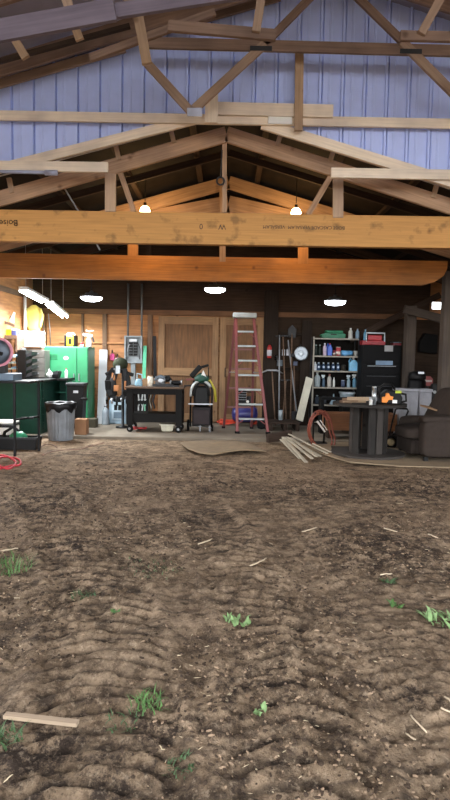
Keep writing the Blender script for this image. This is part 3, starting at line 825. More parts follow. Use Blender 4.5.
# the saw
c = P(-1, 352, y+.2); rr = 15*y/F
t = thing('chop_saw', 'round grey chop saw with a pink-edged disc on the black stand', 'saw', V(c.x, y+.2, zt))
MB().box(c.x-.22, PX(14, y+.1), y+.08, y+.45, zt, zt+.10).build('saw_base', M('#5d6f80', .5), t, bevel=.01)
MB().lathe([(rr*.98, 0), (rr, .01), (rr, .018), (rr*.98, .02)], V(c.x, y+.17, c.z), axis=(0, 1, 0), seg=40).build('cutting_disc', M('#d990a0', .6), t, label='pink-rimmed cutting disc')
MB().lathe([(.03, 0), (rr*.6, .0), (rr*.82, .02), (rr*.84, .06)], V(c.x, y+.10, c.z), axis=(0, 1, 0), seg=32).build('blade_guard', M('#4c5560', .4, .3), t, bevel=0)
MB().bar(V(c.x-.08, y+.12, c.z+.03), V(c.x+.09, y+.09, c.z-.03), .05, .05).build('motor_handle', BLACK, t, bevel=.01)
MB().box(c.x-.08, c.x+.08, y+.2, y+.34, zt+.10, c.z).build('saw_arm', DGREY, t, bevel=.01)
MB().lathe([(.07, 0), (.07, .16), (.05, .2)], V(c.x, y+.19, c.z), axis=(0, 1, 0)).build('motor', DGREY, t)

# cooler, tray, green blower, hoses
y = 9.3
x0, x1 = PX(-16, y), PX(11.5, y)
t = thing('cooler', 'white cooler with a black lid band behind the left stand', 'cooler', V((x0+x1)/2, y+.2, 0))
MB().box(x0, x1, y, y+.36, .02, .30).build('cooler_body', WHITE, t, bevel=.02)
MB().box(x0-.01, x1+.01, y-.01, y+.37, .30, .335).build('lid_band', BLACK, t, bevel=.01)
MB().box(x0, x1, y, y+.36, .335, .38).build('cooler_lid', WHITE, t, bevel=.02)
y = 8.84
x0, x1 = PX(-20, y), PX(36, y); gz = ground_z(-3, y)
t = thing('drip_tray', 'long black plastic tray on the dirt at the left edge', 'tray', V((x0+x1)/2, y+.2, gz))
MB().prism([(x0+.03, gz), (x1-.03, gz), (x1, gz+.19), (x0, gz+.19)], y, y+.02).build('front_wall', BLACK, t)
MB().prism([(x0+.03, gz), (x1-.03, gz), (x1, gz+.19), (x0, gz+.19)], y+.26, y+.28).build('back_wall', BLACK, t)
MB().box(x0+.03, x1-.03, y, y+.28, gz, gz+.02).build('tray_floor', BLACK, t)
for a, b in ((x0+.03, x0), (x1-.03, x1)): MB().bar(V(a, y+.14, gz), V(b, y+.14, gz+.19), .02, .26).build('end_wall', BLACK, t)
for zz in (0,): MB().box(x0-.01, x1+.01, y-.015, y, gz+.165, gz+.195).build('rim', DGREY, t)
x = PX(14, 8.95)
t = thing('leaf_blower', 'green power tool with a curved black hose lying in the black tray', 'blower', V(x, 8.98, gz+.02))
MB().lathe([(.05, 0), (.10, .03), (.12, .1), (.11, .18), (.05, .24)], V(x+.05, 8.98, gz+.03), sx=1.2).build('motor_housing', M('#1f7a55', .4), t)
MB().lathe([(.04, 0), (.07, .05), (.05, .12)], V(x-.12, 8.98, gz+.08), axis=(1, -.3, .2)).build('intake', GREEN, t)
MB().tube([V(x-.22, 8.98, gz+.05), V(x-.16, 8.98, gz+.25), V(x-.02, 8.98, gz+.34), V(x+.1, 8.98, gz+.24)], .025).build('hose', BLACK, t)
# red hose on dirt
def ground_tube(name, label, cat, pts, r, mat, group=None):
    """pts are pixels (px, py) on the dirt"""
    wp = []
    for px, py in pts:
        hz = 356+(px-225)*math.tan(PHI); Y = F*1.5/(py-hz)
        for _ in range(2):
            q = P(px, py, Y)
        wp.append((q.x, q.y))
    fine = []
    for i in range(len(wp)-1):
        p0 = wp[max(i-1, 0)]; p1 = wp[i]; p2 = wp[i+1]; p3 = wp[min(i+2, len(wp)-1)]
        for t_ in np.linspace(0, 1, 8, endpoint=False):
            f = [.5*((2*p1[k])+(-p0[k]+p2[k])*t_+(2*p0[k]-5*p1[k]+4*p2[k]-p3[k])*t_**2+(-p0[k]+3*p1[k]-3*p2[k]+p3[k])*t_**3) for k in (0, 1)]
            fine.append(f)
    fine.append(wp[-1])
    v = [V(a, b, (ground_z(a, b) if b < SLABY else SLAB)+r*.8) for a, b in fine]
    return tag(MB().tube(v, r, seg=6).build(name, mat), label, cat, group)
ground_tube('air_hose', 'red air hose curling on the dirt at the left edge', 'hose', [(-8, 456), (6, 458), (16, 464), (8, 469), (-4, 464), (3, 459), (18, 461), (20, 466), (10, 467), (-8, 470)], .014, M('#b02836', .5))
ground_tube('extension_cord', 'thin dark cord running over the dirt from the black tray', 'cord', [(40, 448), (46, 445), (52, 445.5), (57, 448)], .007, M('#4a2a22', .6))
ground_tube('extension_cord', 'thin brown cord lying on the dirt right of the trash can', 'cord', [(42, 457), (50, 454), (62, 451), (78, 450), (92, 446), (104, 443)], .006, M('#6d4a3c', .6))

# trash can with liner
c = P(63, 437, 10.15); c = V(c.x, 10.02, 0)
t = thing('trash_can', 'grey ribbed trash can with a black bag folded over its rim', 'trash can', c)
mb = MB(); seg = 48; rings = []
for h, r in ((0.0, .20), (.03, .205), (.3, .225), (.58, .24)):
    rings.append([mb.bm.verts.new(c+V(math.cos(2*math.pi*k/seg)*(r+(.006 if k % 2 else -.002)), math.sin(2*math.pi*k/seg)*(r+(.006 if k % 2 else -.002)), h)) for k in range(seg)])
for A, B in zip(rings, rings[1:]):
    for k in range(seg): mb._face([A[k], A[(k+1) % seg], B[(k+1) % seg], B[k]])
mb._face(rings[0][::-1]); mb._face(rings[-1]); mb.build('can_body', M('#70757a', .5), t)
mb = MB(); rings = []
for i, (h, r) in enumerate(((.50, .252), (.56, .262), (.635, .268), (.65, .255), (.62, .235), (.55, .2))):
    rings.append([mb.bm.verts.new(c+V(math.cos(2*math.pi*k/36)*(r+.008*random.random()), math.sin(2*math.pi*k/36)*(r+.008*random.random()), h+(.035*math.sin(k*1.3)+.03*random.random())*(1 if i == 0 else .15))) for k in range(36)])
for A, B in zip(rings, rings[1:]):
    for k in range(36): mb._face([A[k], A[(k+1) % 36], B[(k+1) % 36], B[k]], smooth=True)
mb._face(rings[-1]); mb.build('bag_liner', M('#121214', .35), t, label='black bag liner')
# wheeled bin
y = 10.75; x = PX(75, y)
t = thing('wheeled_bin', 'black wheeled bin behind the grey trash can', 'bin', V(x, y+.15, SLAB))
zt = PZ(75, 383, y)
MB().prism([(x-.13, SLAB+.05), (x+.12, SLAB+.05), (x+.16, zt-.05), (x-.16, zt-.05)], y, y+.3).build('bin_body', BLACK, t, bevel=.01)
MB().box(x-.175, x+.175, y-.02, y+.32, zt-.05, zt).build('bin_lid', DGREY, t, bevel=.012)
MB().box(x-.03, x+.06, y-.006, y, PZ(75, 393, y), PZ(75, 390.5, y)).build('label_mark', M('#b8bcc0', .5), t)
for sx in (-1, 1): MB().lathe([(.05, 0), (.05, .04)], V(x+sx*.13-.02, y+.28, SLAB+.055), axis=(1, 0, 0)).build('wheel', RUBBER, t)
MB().lathe([(.05, 0), (.055, .03), (.03, .05)], V(x+.17, y-.02, PZ(83, 400, y)), sx=1.4).build('side_handle', BLACK, t)
# cardboard box
y = 10.3; x0, x1 = PX(74.5, y), PX(86, y)
t = thing('cardboard_box', 'plain brown cardboard box right of the grey trash can', 'box', V((x0+x1)/2, y+.1, SLAB))
MB().box(x0, x1, y, y+.22, SLAB, SLAB+.27).build('carton', CARD, t, bevel=.003)
MB().bar(V(x0, y+.005, SLAB+.275), V(x0, y+.215, SLAB+.275), .01, .01).build('flap', CARD, t); MB().box(x0+.0, (x0+x1)/2-.003, y, y+.22, SLAB+.27, SLAB+.275).build('flap', CARD, t)
MB().box((x0+x1)/2+.003, x1, y, y+.22, SLAB+.27, SLAB+.275).build('flap', CARD, t)
y = 11.3
tag(MB().box(PX(86.5, y), PX(95.5, y), y, y+.25, SLAB, SLAB+.17).build('timber_block', M('#4f4a38', .8, kind='wood'), bevel=.006), 'dark wooden block on the slab in front of the green cabinet', 'block')
# white leaning board
tag(MB().bar(P(101, 426, 12.0)+V(0, .0, .0), P(103.5, 350, 12.42), .17, .03, n=(0, 1, .1)).build('white_board', M('#d5d8dc', .6, var=.05), bevel=.004), 'tall white board leaning on the wall between the cabinet and the black rig', 'board')
# small things at the bench right end
t = thing('plastic_bag', 'crumpled white plastic bag on the bench end beside a black pouch', 'bag', P(49, 380, 11.3))
mb = MB(); bmesh.ops.create_icosphere(mb.bm, subdivisions=3, radius=.06, matrix=Matrix.Translation(V(PX(50.2, 11.2), 11.2, bz+.065)))
for v in mb.bm.verts: v.co += Vector((random.uniform(-1, 1), random.uniform(-1, 1), random.uniform(-1, 1)))*.009
mb.build('bag_body', WHITE, t)
MB().tube([V(PX(48.7, 11.2), 11.2, bz+.11), V(PX(49, 11.2), 11.2, bz+.17), V(PX(51, 11.2), 11.2, bz+.11)], .01).build('bag_handle', WHITE, t)
t = thing('tool_pouch', 'black pouch on the bench end right of the white bag', 'pouch', P(54, 380, 11.2))
x = PX(56.5, 11.2)
MB().prism([(x-.06, bz), (x+.05, bz), (x+.08, bz+.12), (x+.05, bz+.15), (x-.05, bz+.12)], 11.1, 11.3).build('pouch_body', BLACK, t, bevel=.02)
MB().prism([(x-.05, bz+.12), (x+.05, bz+.15), (x+.07, bz+.08), (x-.04, bz+.07)], 11.08, 11.1).build('pouch_flap', DGREY, t)


def bottle(px, y, z0, h, r, body, cap, label, kind='round', group=None, lab=None, name='bottle', cat='bottle'):
    x = PX(px, y)
    t = thing(name, label, cat, V(x, y, z0), group=group)
    if kind == 'round':
        MB().lathe([(r*.9, 0), (r, h*.05), (r, h*.62), (r*.85, h*.72), (r*.4, h*.84), (r*.36, h*.88)], (x, y, z0), seg=16).build('bottle_body', body, t)
        MB().lathe([(r*.45, h*.88), (r*.45, h), (r*.3, h*1.0)], (x, y, z0), seg=12).build('cap', cap, t)
    elif kind == 'spray':
        MB().lathe([(r*.9, 0), (r, h*.05), (r, h*.5), (r*.5, h*.68), (r*.35, h*.75)], (x, y, z0), seg=16).build('bottle_body', body, t)
        MB().box(x-r*1.3, x+r*.7, y-.018, y+.018, z0+h*.85, z0+h).bar(V(x-r*.5, y, z0+h*.9), V(x-r*1.0, y, z0+h*.68), .012, .015).lathe([(r*.4, h*.74), (r*.3, h*.86)], (x, y, z0), seg=10).build('spray_head', cap, t)
    elif kind == 'jug':
        MB().prism([(x-r, z0), (x+r, z0), (x+r, z0+h*.62), (x+r*.35, z0+h*.88), (x-r*.15, z0+h*.88), (x-r, z0+h*.62)], y-.05, y+.05).build('bottle_body', body, t, bevel=.012)
        MB().lathe([(r*.25, h*.88), (r*.25, h)], (x+r*.08, y, z0), seg=12).build('cap', cap, t)
        MB().tube([V(x-r*.2, y, z0+h*.86), V(x-r*.75, y, z0+h*.95), V(x-r*1.0, y, z0+h*.75), V(x-r*.95, y, z0+h*.6)], .012).build('jug_handle', body, t)
    elif kind == 'can':
        MB().lathe([(r, 0), (r, h*.93)], (x, y, z0), seg=18).build('can_body', body, t)
        MB().lathe([(r*.97, h*.93), (r*.97, h), (r*.9, h)], (x, y, z0), seg=18).build('cap', cap, t)
    if lab:
        MB().lathe([(r*1.015, h*.15), (r*1.015, h*.48)], (x, y, z0), seg=16).build('paper_label', lab, t)
    return t
bottle(66.5, 11.3, bz, .19, .03, WHITE, RED, 'slim white squeeze bottle standing at the right end of the bench top')

# ================================================================== MIDDLE
# electrical panel with conduits
y = BACK-.06
x0, x1 = PX(125, y), PX(142.5, y); z0, z1 = PZ(133, 363, y), PZ(133, 336, y)
t = thing('electrical_panel', 'open grey electrical panel box with dark breakers on the plywood wall', 'electrical panel', V((x0+x1)/2, y, z0))
mb = MB(); mb.box(x0, x1, y-.02, y, z0, z1); fw = .03
for a in ((x0, x0+fw, z0, z1), (x1-fw, x1, z0, z1), (x0+fw, x1-fw, z0, z0+fw), (x0+fw, x1-fw, z1-fw, z1)): mb.box(a[0], a[1], y-.12, y-.02, a[2], a[3])
mb.build('panel_box', M('#7e8588', .5), t)
for r0 in range(2):
    for k in range(5):
        MB().box(x0+.09+r0*.1, x0+.17+r0*.1, y-.06, y-.02, z0+.16+k*.06, z0+.205+k*.06).build('breaker', BLACK, t)
MB().box(x0+.1, x1-.12, y-.07, y-.02, z1-.12, z1-.07).build('main_breaker', M('#c7ccd0', .5), t)
MB().tube([V(x0+.05, y-.05, z0+.1), V(x0+.06, y-.06, z0+.3), V(x0+.1, y-.07, z0+.4)], .008).build('wire', M('#c7ccd0', .5), t)
MB().tube([V(x1-.06, y-.05, z0+.08), V(x1-.05, y-.06, z0+.3), V(x1-.1, y-.07, z0+.44)], .008).build('wire', BLACK, t)
for px, lb in ((128, 'left'), (141.5, 'right')):
    x = PX(px, y); tag(MB().tube([V(x, y-.05, z1), V(x, y-.05, 3.0)], .022, seg=10).build('conduit_pipe', M('#6b6f70', .5, .3)), 'grey conduit rising from the %s side of the electrical panel' % lb, 'pipe', 'panel conduits')
x = PX(133.5, y); tag(MB().box(x-.05, x+.05, y-.09, y, SLAB, z0-.002).build('cable_duct', M('#7e8588', .5), bevel=.01), 'wide grey duct running down from the electrical panel', 'duct')
tag(MB().bar(P(144, 380, 12.3), P(145, 346, 12.5), .075, .03).build('spirit_level', M('#4fae86', .5)), 'pale green level bar leaning right of the electrical panel', 'level')
tag(MB().bar(V(PX(155, 12.48), 12.47, 1.0), V(PX(154, 12.48), 12.47, PZ(154, 336, 12.48)), .07, .03).build('wall_chain_strip', BLACKM), 'dark notched strip hanging on the wall right of the level bar', 'strip')
for k, (px, py, col, lb) in enumerate(((112, 356, M('#c2427a', .5), 'pink glove hanging on the plywood wall left of the electrical panel'), (117, 360, M('#e8b9c0', .5), 'pale pink tag hanging beside the pink glove'))):
    p = P(px, py, 12.5)
    t = thing('hanging_glove' if k == 0 else 'hanging_tag', lb, 'glove' if k == 0 else 'tag', p)
    MB().prism([(p.x-.05, p.z-.09), (p.x+.04, p.z-.10), (p.x+.06, p.z+.02), (p.x+.01, p.z+.07), (p.x-.05, p.z+.03)], 12.49, 12.52).build('palm' if k == 0 else 'card', col, t, bevel=.01)
    MB().bar(V(p.x, 12.5, p.z+.04), V(p.x, 12.545, p.z+.12), .02, .06).build('hanger', BLACK, t)

# white and blue-grey heater cube and bottle at the wall
y = 12.0; x0, x1 = PX(109, y), PX(126, y)
t = thing('air_purifier', 'light blue-grey floor unit with two dark square windows below the black rig', 'heater', V((x0+x1)/2, y+.15, SLAB))
zt = PZ(118, 400, y)
MB().box(x0, x1, y, y+.3, SLAB, zt).build('unit_body', M('#8ba0ae', .5), t, bevel=.015)
MB().box(x0+.06, x1-.05, y-.015, y, SLAB+.09, zt-.05).build('front_frame', M('#a9bcc6', .5), t, bevel=.005)
for k in (0, 1): MB().box(x0+.11+k*.085, x0+.175+k*.085, y-.022, y-.015, zt-.21, zt-.10).build('window_vent', BLACK, t)
MB().box(x0+.10, x1-.09, y-.022, y-.015, SLAB+.12, zt-.25).build('lower_vent', M('#5b6e7c', .5), t)
bottle(105.5, 11.85, SLAB, .42, .075, M('#8a939a', .4), GREY, 'tall grey bottle on the floor beside the blue-grey floor unit', name='gas_bottle', cat='bottle')

# black rig
y = 11.3; c = P(118, 380, y)
t = thing('drill_rig', 'black hanging harness of tools with orange patches beside the rolling work table', 'tool rig', V(c.x, y, SLAB))
x = c.x
MB().lathe([(.14, 0), (.14, .03), (.03, .05), (.028, 1.05)], (x+.08, y+.1, SLAB)).build('pole', BLACKM, t)
mb = MB()
for k in range(14):
    a = k*math.pi*2/13; rx, rz = .20, .31
    mb.bar(V(x+math.cos(a)*rx, y+random.uniform(-.03, .03), c.z-.08+math.sin(a)*rz), V(x+math.cos(a+.6)*rx, y+random.uniform(-.03, .03), c.z-.08+math.sin(a+.6)*rz), .11, .09)
mb.build('harness_loop', BLACK, t, bevel=.012)
MB().tube([V(x-.08, y+.02, c.z-.3), V(x-.1, y, c.z), V(x-.02, y, c.z+.25), V(x+.12, y, c.z+.2), V(x+.16, y+.02, c.z-.2)], .065).build('inner_strap', DGREY, t)
for dx, dz, w_, h_ in ((-.08, .08, .035, .09), (-.02, -.16, .055, .06), (.15, -.1, .022, .09)):
    MB().box(x+dx-w_, x+dx+w_, y-.06, y-.03, c.z+dz-h_, c.z+dz+h_).build('orange_patch', M('#9a6438', .6), t, bevel=.015)
MB().lathe([(.05, 0), (.13, .04), (.15, .12), (.12, .2), (.04, .24)], (x+.04, y+.02, P(120, 370, y).z), seg=14).build('top_cap', M('#2c3122', .8), t)
MB().box(x-.02, x+.06, y-.14, y-.09, c.z+.13, c.z+.28).build('white_label', M('#aeb6bb', .5), t)
MB().bar(V(x+.06, y, c.z+.17), V(x+.3, y+.02, c.z+.10), .07, .06).build('side_arm', BLACK, t, bevel=.012)
MB().bar(V(x-.24, y, c.z+.10), V(x-.02, y, c.z+.22), .07, .06).build('side_arm', BLACK, t, bevel=.012)
for k in range(5): MB().tube([V(x-.2+.09*k, y-.04, c.z-.32-.03*(k % 2)), V(x-.21+.1*k, y-.05, c.z-.42-.04*(k % 3))], .022).build('clip', STEEL if k % 2 else BLACK, t)

# rolling work table
y0, y1 = 10.75, 11.35; x0, x1 = PX(126.5, y0), PX(182, y0); zt = PZ(150, 387, y0)
t = thing('work_table', 'heavy dark rolling work table on casters carrying tools', 'table', V((x0+x1)/2, (y0+y1)/2, SLAB))
MB().box(x0-.03, x1+.03, y0-.03, y1+.03, zt-.03, zt).build('tabletop', M('#5a4634', .7, kind='wood'), t, bevel=.004)
zb = SLAB+.135; za = PZ(150, 414, y0)
IR = M('#0d0c0b', .7)
lw = .12
mb = MB()
mb.box(x0+lw, x1-lw, y0+.005, y0+.06, zt-.14, zt-.03).box(x0+lw, x1-lw, y1-.06, y1-.005, zt-.14, zt-.03).box(x0+.01, x0+.06, y0+lw, y1-lw, zt-.14, zt-.03).box(x1-.06, x1-.01, y0+lw, y1-lw, zt-.14, zt-.03)
mb.build('apron', IR, t)
MB().box(x0+.02, x1-.02, y0+.02, y1-.02, za-.16, za).build('lower_shelf', IR, t)
for xx in (x0, x1-lw):
    for yy in (y0, y1-lw):
        MB().box(xx, xx+lw, yy, yy+lw, zb, zt-.03).build('leg', IR, t, bevel=.004)
        cs = MB().lathe([(.055, -.02), (.065, -.014), (.065, .014), (.055, .02)], V(xx+lw/2, yy+lw/2-.02, SLAB+.065), axis=(.35, 1, 0), seg=20).build('caster', RUBBER, t)
        MB().lathe([(.025, -.024), (.025, .024)], V(xx+lw/2, yy+lw/2-.02, SLAB+.065), axis=(.35, 1, 0), seg=14).build('hub', STEEL, cs)
        MB().box(xx+.02, xx+lw-.02, yy+.03, yy+.09, SLAB+.12, zb+.005).build('caster_bracket', BLACKM, t)
ledge = za+.001
# items on the table
y = 11.0
bottle(150.3, y, zt, .20, .055, M('#ded6c4', .5), M('#a5835c', .6), 'cream tub with a tan lid on the rolling work table', kind='can', name='paint_tub', cat='tub')
x = PX(151, 11.2)
tag(MB().box(x-.16, x+.18, 11.14, 11.3, zt, zt+.14).build('cardboard_tray', M('#a48461', .8)), 'tan cardboard tray behind the cream tub on the rolling table', 'tray')
x = PX(138.5, y)
t = thing('spray_cleaner', 'pale blue plastic jug of tools at the left end of the rolling table', 'jug', V(x, y, zt))
MB().lathe([(.05, 0), (.06, .03), (.05, .10), (.03, .14)], (x, y, zt), sx=1.3).build('jug_body', M('#7fa6b8', .4), t)
MB().tube([V(x-.03, y, zt+.15), V(x-.03, y, zt+.24), V(x+.06, y, zt+.22), V(x+.07, y, zt+.12)], .012).build('jug_handle', M('#9fc0cc', .4), t)
x = PX(163, y)
t = thing('miter_saw', 'grey and black saw lying on the rolling work table', 'saw', V(x, y, zt))
MB().box(x-.18, x+.20, y-.1, y+.12, zt, zt+.05).build('saw_base', DGREY, t, bevel=.01)
MB().lathe([(.02, 0), (.10, .005), (.10, .02), (.02, .025)], V(x-.05, y-.06, zt+.11), axis=(0, 1, 0), seg=28).build('blade', STEEL, t)
MB().prism([(x-.17, zt+.10), (x-.14, zt+.19), (x-.04, zt+.225), (x+.05, zt+.19), (x+.02, zt+.14), (x-.06, zt+.17)], y-.08, y-.02).build('blade_guard', M('#5a6670', .4, .3), t, bevel=.008)
MB().lathe([(.05, 0), (.055, .1), (.04, .14)], V(x, y+.0, zt+.13), axis=(1, 0, .15)).build('motor', BLACK, t)
MB().tube([V(x+.02, y, zt+.19), V(x+.1, y, zt+.2), V(x+.16, y, zt+.12)], .018).build('handle', BLACK, t)
x = PX(176, y)
t = thing('bench_grinder', 'small black grinder at the right end of the rolling work table', 'grinder', V(x, y, zt))
MB().box(x-.06, x+.06, y-.05, y+.05, zt, zt+.03).build('grinder_base', DGREY, t, bevel=.005)
MB().lathe([(.035, -.09), (.045, -.05), (.045, .05), (.035, .09)], V(x, y, zt+.075), axis=(1, 0, 0)).build('motor', BLACK, t)
for sx in (-1, 1): MB().lathe([(.05, -.012), (.05, .012)], V(x+sx*.105, y, zt+.08), axis=(1, 0, 0)).build('grinding_wheel', STEEL, t)
MB().bar(V(x+.15, y, zt+.02), V(x+.35, y+.02, zt+.03), .03, .03).build('power_cord', BLACK, t)
# things on floor under it
x = PX(137, 11.05)
mb = MB()
mb.tube([V(x-.18+.03*k+.05*math.sin(k*2.1), 11.03+.06*math.sin(k*1.3), SLAB+.02+.035*abs(math.sin(k*.9))) for k in range(13)], .02)
tag(mb.build('red_rag', M('#b03a3a', .7)), 'crumpled red hose bundle on the floor under the rolling table', 'hose')
x0_, x1_ = PX(161, 11.05), PX(174, 11.05)
t = thing('storage_tub', 'pale plastic tub under the right side of the rolling table', 'tub', V((x0_+x1_)/2, 11.05, SLAB))
MB().prism([(x0_+.03, SLAB), (x1_-.02, SLAB), (x1_+.01, SLAB+.12), (x0_, SLAB+.12)], 10.95, 11.15).build('tub_body', M('#bdb7a0', .5), t, bevel=.008)
MB().box(x0_-.01, x1_+.02, 10.94, 11.16, SLAB+.12, SLAB+.14).build('tub_rim', M('#d0cab4', .5), t)
# wrenches on a pegboard behind the table
y = 12.44
xa, xb = PX(129.5, y), PX(148, y); za_, zb_ = PZ(138, 418, y), PZ(138, 389, y)
tag(MB().box(xa, xb, y+.03, y+.05, za_, zb_).build('tool_board', BLACK), 'black tool board on the wall seen under the rolling table top', 'board')
k = 0
place = ['leftmost', 'second from the left', 'third from the left', 'fourth from the left', 'rightmost']
for row, (pz0, pz1, rn) in enumerate(((401, 391, 'upper'), (415, 404, 'lower'))):
    for i in range(5):
        px = 132.2+i*3.2; x = PX(px, y); z0, z1 = PZ(px, pz0, y), PZ(px, pz1, y)
        col = M('#7fc0a0', .4) if (row == 1 and i == 4) else M('#c6c9c8', .4, .3)
        t = thing('wrench', '%s wrench in the %s row on the black tool board' % (place[i], rn), 'wrench', V(x, y, z0), group='wrenches on the tool board')
        lean = .02*(1 if i % 2 else -.5)
        MB().bar(V(x, y+.015, z0+.03), V(x+lean, y+.015, z1-.03), .028, .02).build('shank', col, t)
        MB().lathe([(.026, 0), (.026, .02)], V(x, y+.025, z0+.03), axis=(0, -1, 0), seg=10).build('ring_end', col, t)
        MB().prism([(x+lean-.025, z1-.045), (x+lean+.025, z1-.045), (x+lean+.03, z1), (x+lean+.01, z1-.01), (x+lean, z1-.025), (x+lean-.01, z1-.01), (x+lean-.03, z1)], y+.005, y+.025).build('jaw_end', col, t)
# hoses hanging on the wall right of the wrenches
for k, px in enumerate((150.5, 154)):
    tag(MB().tube([P(px, 390, 12.52)+V(.02*math.sin(j), 0, -.05*j) for j in range(9)], .018).build('hanging_hose', M('#8a8478', .6) if k == 0 else DGREY), '%s hose strand on the wall between tool board and plank door' % ('pale' if k == 0 else 'dark'), 'hose')

# black wheeled cart with silver hoop
y = 10.95; xa, xb = PX(189.5, y), PX(213, y); xm = (xa+xb)/2
t = thing('tool_cart', 'black wheeled cart with a silver hoop and a green-white bundle on top', 'cart', V(xm, y+.15, SLAB))
z_ = lambda py: PZ(200, py, y)
for sx in (xa+.02, xb-.02): MB().tube([V(sx, y+.02, SLAB+.10), V(sx, y+.02, z_(390)), V(sx*.7+xm*.3, y+.04, z_(381))], .018).build('side_rail', BLACKM, t)
MB().box(xa+.05, xb-.04, y+.02, y+.28, z_(426), z_(407)).build('lower_box', M('#191415', .5), t, bevel=.02)
MB().box(xa+.08, xb-.07, y+.005, y+.02, z_(424), z_(410)).build('box_panel', M('#2c2224', .5), t, bevel=.006)
pts = [V(xm-.2*math.cos(a)*1.0, y, z_(394)+.25*math.sin(a)) for a in np.linspace(-.2, 2.6, 16)]
MB().tube(pts, [.03]*16, seg=10).build('silver_hoop', M('#a9adab', .4, .5), t, label='silver hoop')
pts = [V(xm-.155*math.cos(a), y+.03, z_(396)+.24*math.sin(a)) for a in np.linspace(0, math.pi, 18)]
MB().tube(pts, .022).build('inner_frame', BLACK, t)
MB().bar(V(xa-.02, y-.01, z_(404)), V(xb+.0, y-.01, z_(404)), .022, .03).build('crossbar', STEEL, t)
MB().box(xa+.07, xb-.07, y+.08, y+.22, z_(407), z_(386)).build('upper_bag', BLACK, t, bevel=.04)
MB().lathe([(.06, 0), (.12, .04), (.13, .1), (.07, .16), (.03, .19)], (xm-.0, y+.05, z_(383)), sx=1.1).build('green_bundle', M('#1d4a3c', .6), t)
MB().prism([(xm-.03, z_(378)), (xm+.10, z_(378)), (xm+.03, z_(370))], y-.03, y+.02).build('white_flap', WHITE, t)
MB().bar(V(xm-.2, y+.05, z_(377)), V(xm-.02, y+.02, z_(366)), .10, .08).build('black_grip', BLACK, t, bevel=.02)
MB().bar(V(xm-.06, y+.05, z_(368)), V(xm+.13, y+.02, z_(365)), .05, .05).build('black_grip', BLACK, t, bevel=.015)
MB().bar(V(xm-.3, y+.05, z_(380)), V(xm-.06, y+.05, z_(379)), .035, .03).build('side_lever', M('#6a2a26', .5), t)
MB().tube([V(xb-.08, y+.05, z_(380)), V(xb+.03, y+.06, z_(390)), V(xb+.05, y+.06, z_(402))], .028).build('yellow_hose', M('#a79a2c', .6), t, label='yellow hose loop')
for sx in (xa-.06, xb-.04):
    big = sx < xm
    r = .11 if big else .06
    wl = MB().lathe([(r*.8, -.02), (r, -.015), (r, .015), (r*.8, .02)], V(sx+.03, y+.18, SLAB+r), axis=(1, 0, 0), seg=24).build('wheel', RUBBER, t)
    MB().lathe([(r*.45, -.024), (r*.45, .024)], V(sx+.03, y+.18, SLAB+r), axis=(1, 0, 0), seg=16).build('hub', GREY, wl)
MB().tube([V(xa-.03, y+.18, SLAB+.11), V(xb-.02, y+.18, SLAB+.07)], .012).build('axle', STEEL, t)
for xx in (xm-.03, xb-.07): MB().lathe([(.035, 0), (.035, .03)], V(xx, y+.02, SLAB+.035), axis=(1, 0, 0)).box(xx, xx+.03, y, y+.04, SLAB+.05, z_(426)+.01).build('front_caster', GREY, t)

# step ladder
RL = M('#75302e', .5, var=.1); LY = 10.85; LB = 11.6
t = thing('step_ladder', 'tall red fibreglass step ladder with grey top cap and seven treads', 'ladder', V(PX(245, 11), 11.1, SLAB))
tl, tr_ = P(236, 317, 11.15), P(253.5, 317.5, 11.15); bl = P(237.2, 434, LY); br = P(268, 434, LY); bl.z = br.z = SLAB
for a, b in ((tl, bl), (tr_, br)):
    r_o = MB().bar(a, b, .055, .04).build('front_rail', RL, t, bevel=.006)
    MB().box(b.x-.045, b.x+.045, LY-.04, LY+.04, SLAB, SLAB+.04).build('rubber_foot', RUBBER, r_o)
rtl, rtr = P(235.5, 318, 11.25), P(254.5, 318, 11.25); rbl = P(223.5, 430, LB); rbr = P(251.5, 430, LB); rbl.z = rbr.z = SLAB
for a, b in ((rtl, rbl), (rtr, rbr)):
    r_o = MB().bar(a, b, .05, .035).build('rear_rail', M('#5f2826', .5, var=.1), t, bevel=.005)
    MB().box(b.x-.035, b.x+.035, LB-.03, LB+.03, SLAB, SLAB+.04).build('rubber_foot', RUBBER, r_o)
H = tl.z-SLAB
MB().box(tl.x-.06, tr_.x+.06, 11.06, 11.34, tl.z-.02, tl.z+.08).build('top_cap', M('#9aa09f', .4), t, bevel=.02)
for k in range(1, 8):
    f = k/8.0
    a = bl.lerp(tl, f); b = br.lerp(tr_, f)
    st = MB().box(a.x+.03, b.x-.03, a.y-.02, a.y+.07, a.z-.02, a.z+.015).build('tread', M('#8d9290', .4, .5), t, bevel=.004)
    if k % 2: MB().bar(V(b.x-.02, a.y+.02, a.z-.1), V(b.x-.12, a.y+.02, a.z-.02), .015, .02).build('tread_brace', M('#7d2f2c', .5), st); MB().bar(V(a.x+.02, a.y+.02, a.z-.1), V(a.x+.12, a.y+.02, a.z-.02), .015, .02).build('tread_brace', M('#7d2f2c', .5), st)
for k in (1.6, 3, 4.4, 5.8):
    f = k/8.0; a = rbl.lerp(rtl, f); b = rbr.lerp(rtr, f)
    MB().bar(a, b, .035, .02).build('rear_crossbar', M('#6f4440', .5), t)
for (f0, a0, b0_, a1, b1_) in ((.52, bl, tl, rbl, rtl), (.52, br, tr_, rbr, rtr)):
    MB().bar(a0.lerp(b0_, f0), a1.lerp(b1_, f0), .02, .015, n=(1, 0, 0)).build('spreader', STEEL, t)
